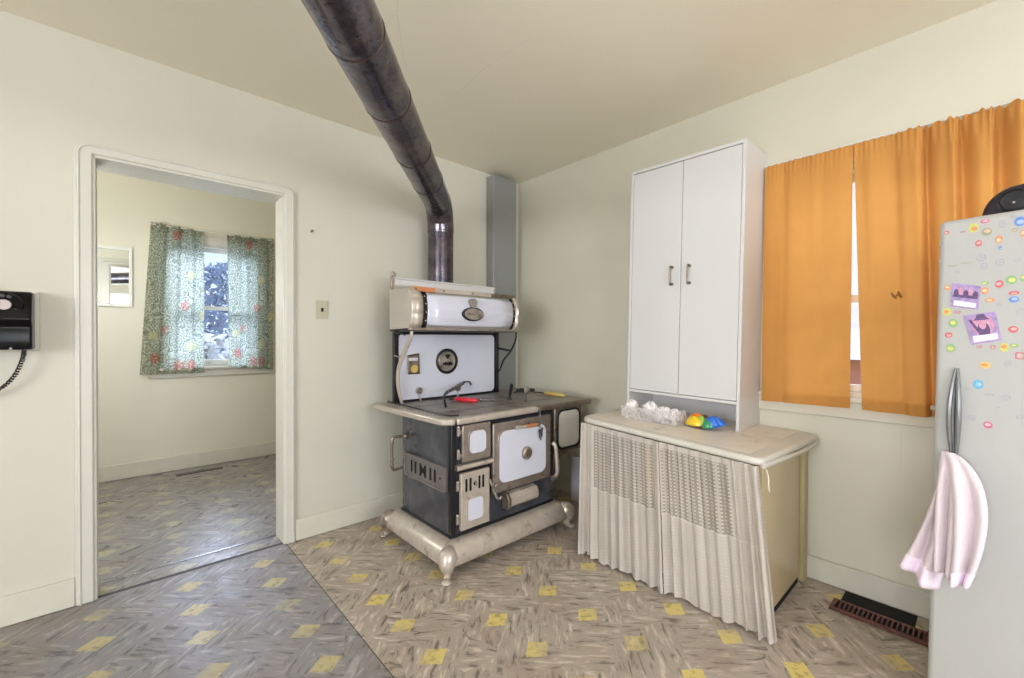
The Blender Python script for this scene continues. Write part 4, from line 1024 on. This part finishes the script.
# recessed bow handle
hb = MB()
for sgn in (-1, 1):
    pts = []
    for k in range(33):
        t = k/32; z = 1.130 - .30*t; bow = .0085*math.sin(PI*t)
        pts.append((.0525 + sgn*(.0022 + bow), -.006 - .016*math.sin(PI*t), z))
    hb.tube(pts, [.0035 + .0035*math.sin(PI*k/32) for k in range(33)], 8)
hb.build('handle', 'handle_gy', fd, local=True)
MB().prism([(.0525 + .004*math.sin(PI*k/20), 1.128 - .29*k/20) for k in range(21)] + [(.0525 - .004*math.sin(PI*k/20), 1.128 - .29*k/20) for k in range(19, 0, -1)], 'xz', -.0025, .001).build('handle_groove', 'void', fd, local=True)
STK = ((0.0791, 1.5612, 0.0122, 0.0162, "yg"), (0.1065, 1.5439, 0.0127, 0.0133, "ol"), (0.1722, 1.5613, 0.0132, 0.0153, "bl"), (0.1786, 1.5256, 0.0058, 0.0114, "or"), (0.0554, 1.554, 0.0068, 0.0033, "dr"), (0.0195, 1.5583, 0.0061, 0.007, "re"), (0.0096, 1.58, 0.0052, 0.0071, "gr"), (0.0079, 1.525, 0.0058, 0.0071, "gr"), (0.0048, 1.4706, 0.0042, 0.0071, "gr"), (0.0906, 1.5122, 0.0084, 0.0108, "re"), (0.1321, 1.517, 0.0079, 0.0131, "or"), (0.1355, 1.4904, 0.0039, 0.0065, "bl"), (0.1382, 1.561, 0.0078, 0.013, "gr"), (0.1627, 1.5379, 0.0067, 0.0064, "ol"), (0.1585, 1.5771, 0.0085, 0.0051, "gr"), (0.1021, 1.5766, 0.0109, 0.0067, "pk"), (0.0971, 1.4684, 0.012, 0.0121, "gr"), (0.1353, 1.4487, 0.0105, 0.0118, "gr"), (0.1032, 1.4409, 0.0082, 0.012, "gr"), (0.1696, 1.4502, 0.0084, 0.0051, "gr"), (0.0339, 1.4515, 0.012, 0.0034, "ol"), (0.0652, 1.4567, 0.0134, 0.0027, "ol"), (0.0462, 1.4316, 0.0049, 0.0069, "gr"), (0.1589, 1.3942, 0.0127, 0.0154, "gn"), (0.1356, 1.3846, 0.0096, 0.0131, "re"), (0.1806, 1.3981, 0.0049, 0.0127, "gn"), (0.1065, 1.3676, 0.0091, 0.012, "or"), (0.1068, 1.391, 0.0082, 0.0069, "gn"), (0.0252, 1.3837, 0.0081, 0.0098, "or"), (0.118, 1.3387, 0.0108, 0.0079, "or"), (0.1648, 1.3563, 0.0118, 0.0067, "re"), (0.1652, 1.3373, 0.0118, 0.0103, "bl"), (0.1794, 1.3004, 0.0099, 0.0114, "gr"), (0.1361, 1.3245, 0.0061, 0.0065, "gr"), (0.0247, 1.3067, 0.0121, 0.0141, "yg"), (0.0489, 1.3047, 0.0089, 0.0055, "re"), (0.0403, 1.2705, 0.0122, 0.0157, "gn"), (0.0363, 1.192, 0.0123, 0.0157, "gn"), (0.0305, 1.2332, 0.0099, 0.0099, "re"), (0.1121, 1.1432, 0.0133, 0.0117, "mu"), (0.0984, 1.0836, 0.0123, 0.0165, "sk"), (0.0755, 1.0667, 0.005, 0.0038, "gr"), (0.1579, 1.1509, 0.009, 0.0091, "gr"), (0.1654, 1.2507, 0.0112, 0.0113, "re"), (0.1497, 1.1978, 0.0106, 0.0146, "yg"), (0.18, 1.1747, 0.0101, 0.0112, "re"), (0.1688, 1.2039, 0.0088, 0.0067, "gn"), (0.1558, 1.0506, 0.0105, 0.0091, "gr"), (0.1216, 0.9637, 0.011, 0.0117, "pk"), (0.0874, 0.9792, 0.0099, 0.0095, "gr"), (0.1837, 0.9979, 0.0087, 0.0067, "gr"), (0.1268, 1.1971, 0.0056, 0.0065, "re"), (0.0993, 1.198, 0.0078, 0.0047, "re"), (0.1216, 1.0553, 0.0126, 0.0047, "gr"), (0.1411, 1.0209, 0.0025, 0.0037, "gr"))
rs = random.Random(4)
allst = list(STK)
for k in range(34):      # beyond the right edge of the frame the door goes on
    allst.append((round(rs.uniform(.205, .68), 3), round(rs.uniform(1.0, 1.58), 3), rs.uniform(.007, .014), rs.uniform(.006, .014), rs.choice(list(SC))))
for x, z, a, b_, k in allst:
    m = MB(); a *= .88; b_ *= .88; x = max(x, a + .001, .007)
    if k == 'gr' or b_ < .005:      # line-drawn ones are outlines only
        m.ring(ellipse(x, z, a, b_, 18), ellipse(x, z, a*.80, b_*.74, 18), 'xz', -.0008, .0004)
        m.prism(ellipse(x, z, a*.55, b_*.18, 8), 'xz', -.0008, .0004)
    elif k in ('re', 'or') and rs.random() < .35:
        m.ring(rrect(x - a, x + a, z - b_, z + b_, b_*.3, 2), rrect(x - a*.72, x + a*.72, z - b_*.72, z + b_*.72, b_*.2, 2), 'xz', -.0008, .0004)
        m.cur = 1; m.prism(ellipse(x, z, a*.4, b_*.3, 8), 'xz', -.0009, .0004)
    else:
        m.prism(ellipse(x, z, a, b_, 18), 'xz', -.0008, .0004)
        m.cur = 1; m.prism(ellipse(x + a*rs.uniform(-.15, .15), z + b_*rs.uniform(-.2, .2), a*.62, b_*.45, 12), 'xz', -.0012, .0002)
    m.build('sticker', [SM[k][0], SM[k][1]], fd, local=True)
# printed cards (sit on the door, their own things)
M_F = Matrix.LocRotScale(Vector((1.95, .115, 0)), __import__('mathutils').Euler((0, th, rz)), None)
def card(quad, label, person):
    c_ = [Vector((x, 0, z)) for x, z in quad]      # TL TR BR BL
    def P(u, v, d): 
        q = (c_[0]*(1-u) + c_[1]*u)*v + (c_[3]*(1-u) + c_[2]*u)*(1-v)
        q.y = -.0016 - d; return M_F @ q
    cen = P(.5, .5, 0)
    root = empty('photo_card', cen, label, 'photo card')
    def patch(pts, d, m, nm):
        mb = MB(); n = len(pts)
        mb.add([P(u, v, d) for u, v in pts] + [P(u, v, d - .0012) for u, v in pts], [list(range(n)), list(range(n, 2*n))[::-1]] + [(i, n+i, n+(i+1) % n, (i+1) % n) for i in range(n)])
        mb.build(nm, m, root)
    patch([(0, 0), (1, 0), (1, 1), (0, 1)], 0, 'purple', 'card')
    if person:
        patch(ellipse(.52, .60, .36, .34, 20), .0004, 'pink_f', 'halo')
        patch(ellipse(.52, .42, .20, .30, 14), .0007, 'purple_d', 'figure')
        patch(ellipse(.52, .62, .12, .16, 14), .0010, 'pink_f', 'face')
        patch([(.25, .78), (.80, .76), (.70, .84), (.64, .97), (.42, .97), (.36, .86)], .0013, 'purple_d', 'hat')
        patch([(.12, .80), (.20, .84), (.42, .36), (.34, .34)], .0016, 'purple_d', 'arm')
    else:
        for k in range(5): patch(ellipse(.18 + .17*k, .60 + .09*(k % 2), .09, .16, 12), .0004 + .0002*k, 'pink_f' if k % 2 else 'purple_d', 'face')
        patch([(.05, .42), (.95, .44), (.9, .56), (.1, .54)], .0016, 'purple_d', 'band')
    patch([(.10, .06), (.90, .06), (.92, .26), (.12, .28)], .0019, 'white_ink', 'caption')
card([(.035, 1.398), (.098, 1.382), (.094, 1.310), (.033, 1.324)], 'lilac card with a row of faces, the upper of two cards on the fridge', False)
card([(.0626, 1.294), (.130, 1.304), (.144, 1.219), (.0827, 1.203)], 'tilted lilac card with a hatted figure, lower of two cards on the fridge', True)
# radio on top
rd = empty('portable_stereo', M_F @ Vector((.282, .17, FH + .001)), 'rounded plum-black portable stereo lying on top of the fridge', 'stereo', rot=(0, th, rz))
R2 = lambda mb, *a, **k: mb.build(*a, rd, local=True, **k)
R2(MB().prism([(-.205 + .0, .0)] + [(-.205 + .075*(1-cos(PI/2*k/8)), .088*sin(PI/2*k/8)) for k in range(1, 9)] + [(.0, .100)] + [(.205 - .075*(1-cos(PI/2*k/8)), .088*sin(PI/2*k/8)) for k in range(8, 0, -1)] + [(.205, 0)], 'xz', -.10, .09), 'shell', 'plum', bevel=.012, seg=3)
for sx in (-1, 1):
    R2(MB().lathe([(.036, 0), (.036, .004), (.030, .006), (.028, .002), (0, .004)], (sx*.135, -.099, .042), '-y', 28), 'speaker', 'black')
    R2(MB().ball((sx*.135, -.106, .034), .0035, 8, 6), 'speaker_dot', 'nickel_lt')
# towel over the handle
tw = empty('dish_towel', M_F @ Vector((.0525, -.03, .86)), 'pale pink terry towel draped through the fridge handle', 'towel', rot=(0, th, rz))
def towel(xt0, xt1, xm0, xm1, xb0, xb1, zt0, zt1, zm0, zm1, zb0, zb1, yb, seed, flip=1):
    ph_ = random.Random(seed).uniform(0, 6)
    def fn(u, v):                       # v 0 top, 1 bottom; two-stage
        def I(a, b, c): 
            return (a*(1-v)**2 + 2*v*(1-v)*b + c*v*v)
        x = I(xt0, xm0, xb0)*(1-u) + I(xt1, xm1, xb1)*u
        z = I(zt0, zm0, zb0)*(1-u) + I(zt1, zm1, zb1)*u
        y = yb - .012*sin(PI*v*.6) - (.010 + .012*v)*sin(u*2*PI*1.6 + ph_)*min(1, v*2.5) - .018*sin(PI*u)*min(1, v*4)
        return (x - .0525, y + .03, z - .86)
    o = MB().grid(fn, 30, 44)
    return o, fn
o1, f1 = towel(.036, .062, .035, .080, -.054, .030, .868, .866, .70, .76, .475, .425, -.030, 1)
R3 = lambda mb, nm, m: mb.build(nm, m, tw, local=True, solid=.006, angle=180)
R3(o1, 'back_fold', 'towel')
o2, f2 = towel(.036, .066, .020, .095, .030, .073, .872, .870, .74, .80, .505, .492, -.050, 2)
R3(o2, 'middle_fold', 'towel')
o3, f3 = towel(.048, .070, .060, .190, .066, .112, .873, .870, .75, .80, .482, .495, -.062, 6)
R3(o3, 'front_fold', 'towel')
R3(MB().grid(lambda u, v: Vector(f1(u, .90 + .105*v)) + Vector((0, -.005, 0)), 24, 4), 'border', 'towel_b')
R3(MB().grid(lambda u, v: Vector(f3(u, .93 + .075*v)) + Vector((0, -.005, 0)), 24, 4), 'border', 'towel_b')

# ------------------------------------------------------------------ outdoors
struct(MB().box(-14, 16, 5.6, 40, -1.2, -.9).build('snowy_ground', 'snow'))
def tree(name, x, y, z0, h, w_, m, label, seed, n=2600):
    rd_ = random.Random(seed)
    root = empty(name, (x, y, z0), label, 'tree', group='trees outside the back room window')
    tk = MB().tube([(x, y, z0), (x + .1, y, z0 + h*.5), (x, y, z0 + h*.9)], [w_*.06, w_*.04, .01], 10)
    for k in range(14):
        a = rd_.uniform(0, 6.28); z = z0 + h*rd_.uniform(.25, .85)
        tk.tube([(x, y, z), (x + cos(a)*w_*.45, y + sin(a)*w_*.45, z + h*.12)], [.03, .008], 6)
    tk.build('trunk', 'bark', root)
    f = MB()
    for k in range(n):
        a = rd_.uniform(0, 6.28); t = rd_.uniform(.1, 1); rr = w_*.5*math.sqrt(rd_.random())*(1.15 - t*.75)
        c_ = Vector((x + cos(a)*rr, y + sin(a)*rr, z0 + h*(.12 + .88*t)))
        d1 = Vector((rd_.uniform(-1, 1), rd_.uniform(-1, 1), rd_.uniform(-1, 1))).normalized(); d2 = d1.orthogonal().normalized()
        s_ = rd_.uniform(.05, .11)
        f.add([c_ - d1*s_, c_ + d2*s_*.5, c_ + d1*s_, c_ - d2*s_*.5], [(0, 1, 2, 3)])
    f.build('foliage', m, root)
tree('yard_tree', 2.25, 13.5, -.9, 4.0, 3.8, 'leaf_b', 'blue-grey tree standing far off under the sky outside the back room window', 1, 3600)
tree('yard_shrub', 1.02, 8.6, -.9, 2.15, 1.6, 'leaf_g', 'frosted olive bush close outside the back room window, below the tree', 2, 1000)
hs = empty('neighbour_house', (7.5, 1.2, -.5), 'pale neighbouring house seen through the gap of the orange curtains', 'house')
MB().box(7.2, 9, -3.5, 6, 1.35, 4.2).build('upper_wall', 'house_w', hs)
MB().box(7.25, 9, -3.5, 6, .30, .95).build('lower_wall', 'house_b', hs)
MB().box(7.0, 9, -3.5, 6, .95, 1.35).build('snowy_roof', 'snow', hs)
MB().box(7.1, 9, -3.5, 6, -.6, .30).build('plinth', 'box_or', hs)

# ------------------------------------------------------------------ light
def area(name, loc, target, sx, sy, energy, color, spread=None):
    l = bpy.data.lights.new(name, 'AREA'); l.shape = 'RECTANGLE'; l.size = sx; l.size_y = sy; l.energy = energy; l.color = color
    o = bpy.data.objects.new(name, l); col.objects.link(o); o.location = loc
    d_ = Vector(target) - Vector(loc); o.rotation_euler = d_.to_track_quat('-Z', 'Y').to_euler()
    if spread: l.spread = spread
    return o
def bulb(name, loc, e_, r, color):
    l = bpy.data.lights.new(name, 'POINT'); l.energy = e_; l.shadow_soft_size = r; l.color = color
    o = bpy.data.objects.new(name, l); col.objects.link(o); o.location = loc; return o
area('fill_back', ((BX0 + BX1)/2, YB - .05, 1.55), (1.0, 1.6, 1.3), 2.9, 1.25, 70, (.93, .965, 1))  # added soft fill panel in the unseen back wall opening
area('fill_side', (XL - .05, (LY0 + LY1)/2, 1.55), (2.0, .5, 1.2), 2.4, 1.25, 125, (.93, .965, 1))  # second added fill panel, in the unseen side wall opening
bulb('shadow_bulb', (1.1, .6, 1.95), 3.5, .05, (.98, .98, 1))  # added point light for the soft shadows, no ceiling fixture
bulb('fill_entry', (.6, -1.0, 2.1), 6, .1, (.95, .97, 1))  # added unseen fill light, evens out the kitchen walls
bulb('fill_low', (1.0, -.6, 1.0), 13, .1, (.95, .97, 1))  # low fill light added out of view
area('sky_far_window', (.68, 9.8, 4.9), (.60, 4.9, 1.3), 6.0, 3.4, 1900, (.60, .71, 1))
bulb('fill_far_room', (-.35, 3.75, 1.70), 29, .10, (.96, .98, 1))  # unseen point light added to brighten the back room
area('sky_right_window', (4.6, .2, 3.4), (2.7, .1, 1.4), 2.5, 2.2, 120, (.9, .95, 1))
wd = bpy.data.worlds.new('world'); bpy.context.scene.world = wd; wd.use_nodes = True
nt = wd.node_tree; nt.nodes.clear()
ou = nt.nodes.new('ShaderNodeOutputWorld'); bg_ = nt.nodes.new('ShaderNodeBackground')
tc = nt.nodes.new('ShaderNodeTexCoord'); sp = nt.nodes.new('ShaderNodeSeparateXYZ'); rp = nt.nodes.new('ShaderNodeValToRGB')
nt.links.new(tc.outputs['Generated'], sp.inputs[0]); nt.links.new(sp.outputs[2], rp.inputs[0])
rp.color_ramp.elements[0].position = 0.0; rp.color_ramp.elements[0].color = RGB(214, 228, 240)
rp.color_ramp.elements[1].position = .5; rp.color_ramp.elements[1].color = RGB(120, 170, 232)
nt.links.new(rp.outputs[0], bg_.inputs[0]); bg_.inputs[1].default_value = 1.5; nt.links.new(bg_.outputs[0], ou.inputs[0])

# ------------------------------------------------------------------ camera
f_, yaw, pitch, roll_, sy_ = 428.58, math.radians(47.5811), math.radians(-.4533), math.radians(.1624), 2.1374
F_ = Vector((cos(yaw)*cos(pitch), sin(yaw)*cos(pitch), sin(pitch))); Rr = Vector((sin(yaw), -cos(yaw), 0)); U_ = Rr.cross(F_)
R_2 = Rr*cos(roll_) + U_*sin(roll_); U2 = -Rr*sin(roll_) + U_*cos(roll_)
cd = bpy.data.cameras.new('camera'); cd.sensor_width = 36; cd.lens = 36*f_/1024; cd.shift_y = sy_/1024; cd.clip_start = .02
cm = bpy.data.objects.new('camera', cd); col.objects.link(cm)
cm.matrix_world = Matrix(((R_2.x, U2.x, -F_.x, 0), (R_2.y, U2.y, -F_.y, 0), (R_2.z, U2.z, -F_.z, 1.22), (0, 0, 0, 1)))
sc = bpy.context.scene; sc.camera = cm
sc.view_settings.view_transform = 'Standard'; sc.view_settings.look = 'None'; sc.view_settings.exposure = 0.24; sc.view_settings.gamma = 1; sc.view_settings.use_curve_mapping = False
sc.cycles.use_denoising = True
sc.cycles.max_bounces = 10; sc.cycles.diffuse_bounces = 6; sc.cycles.transparent_max_bounces = 16
sc.cycles.sample_clamp_indirect = 6
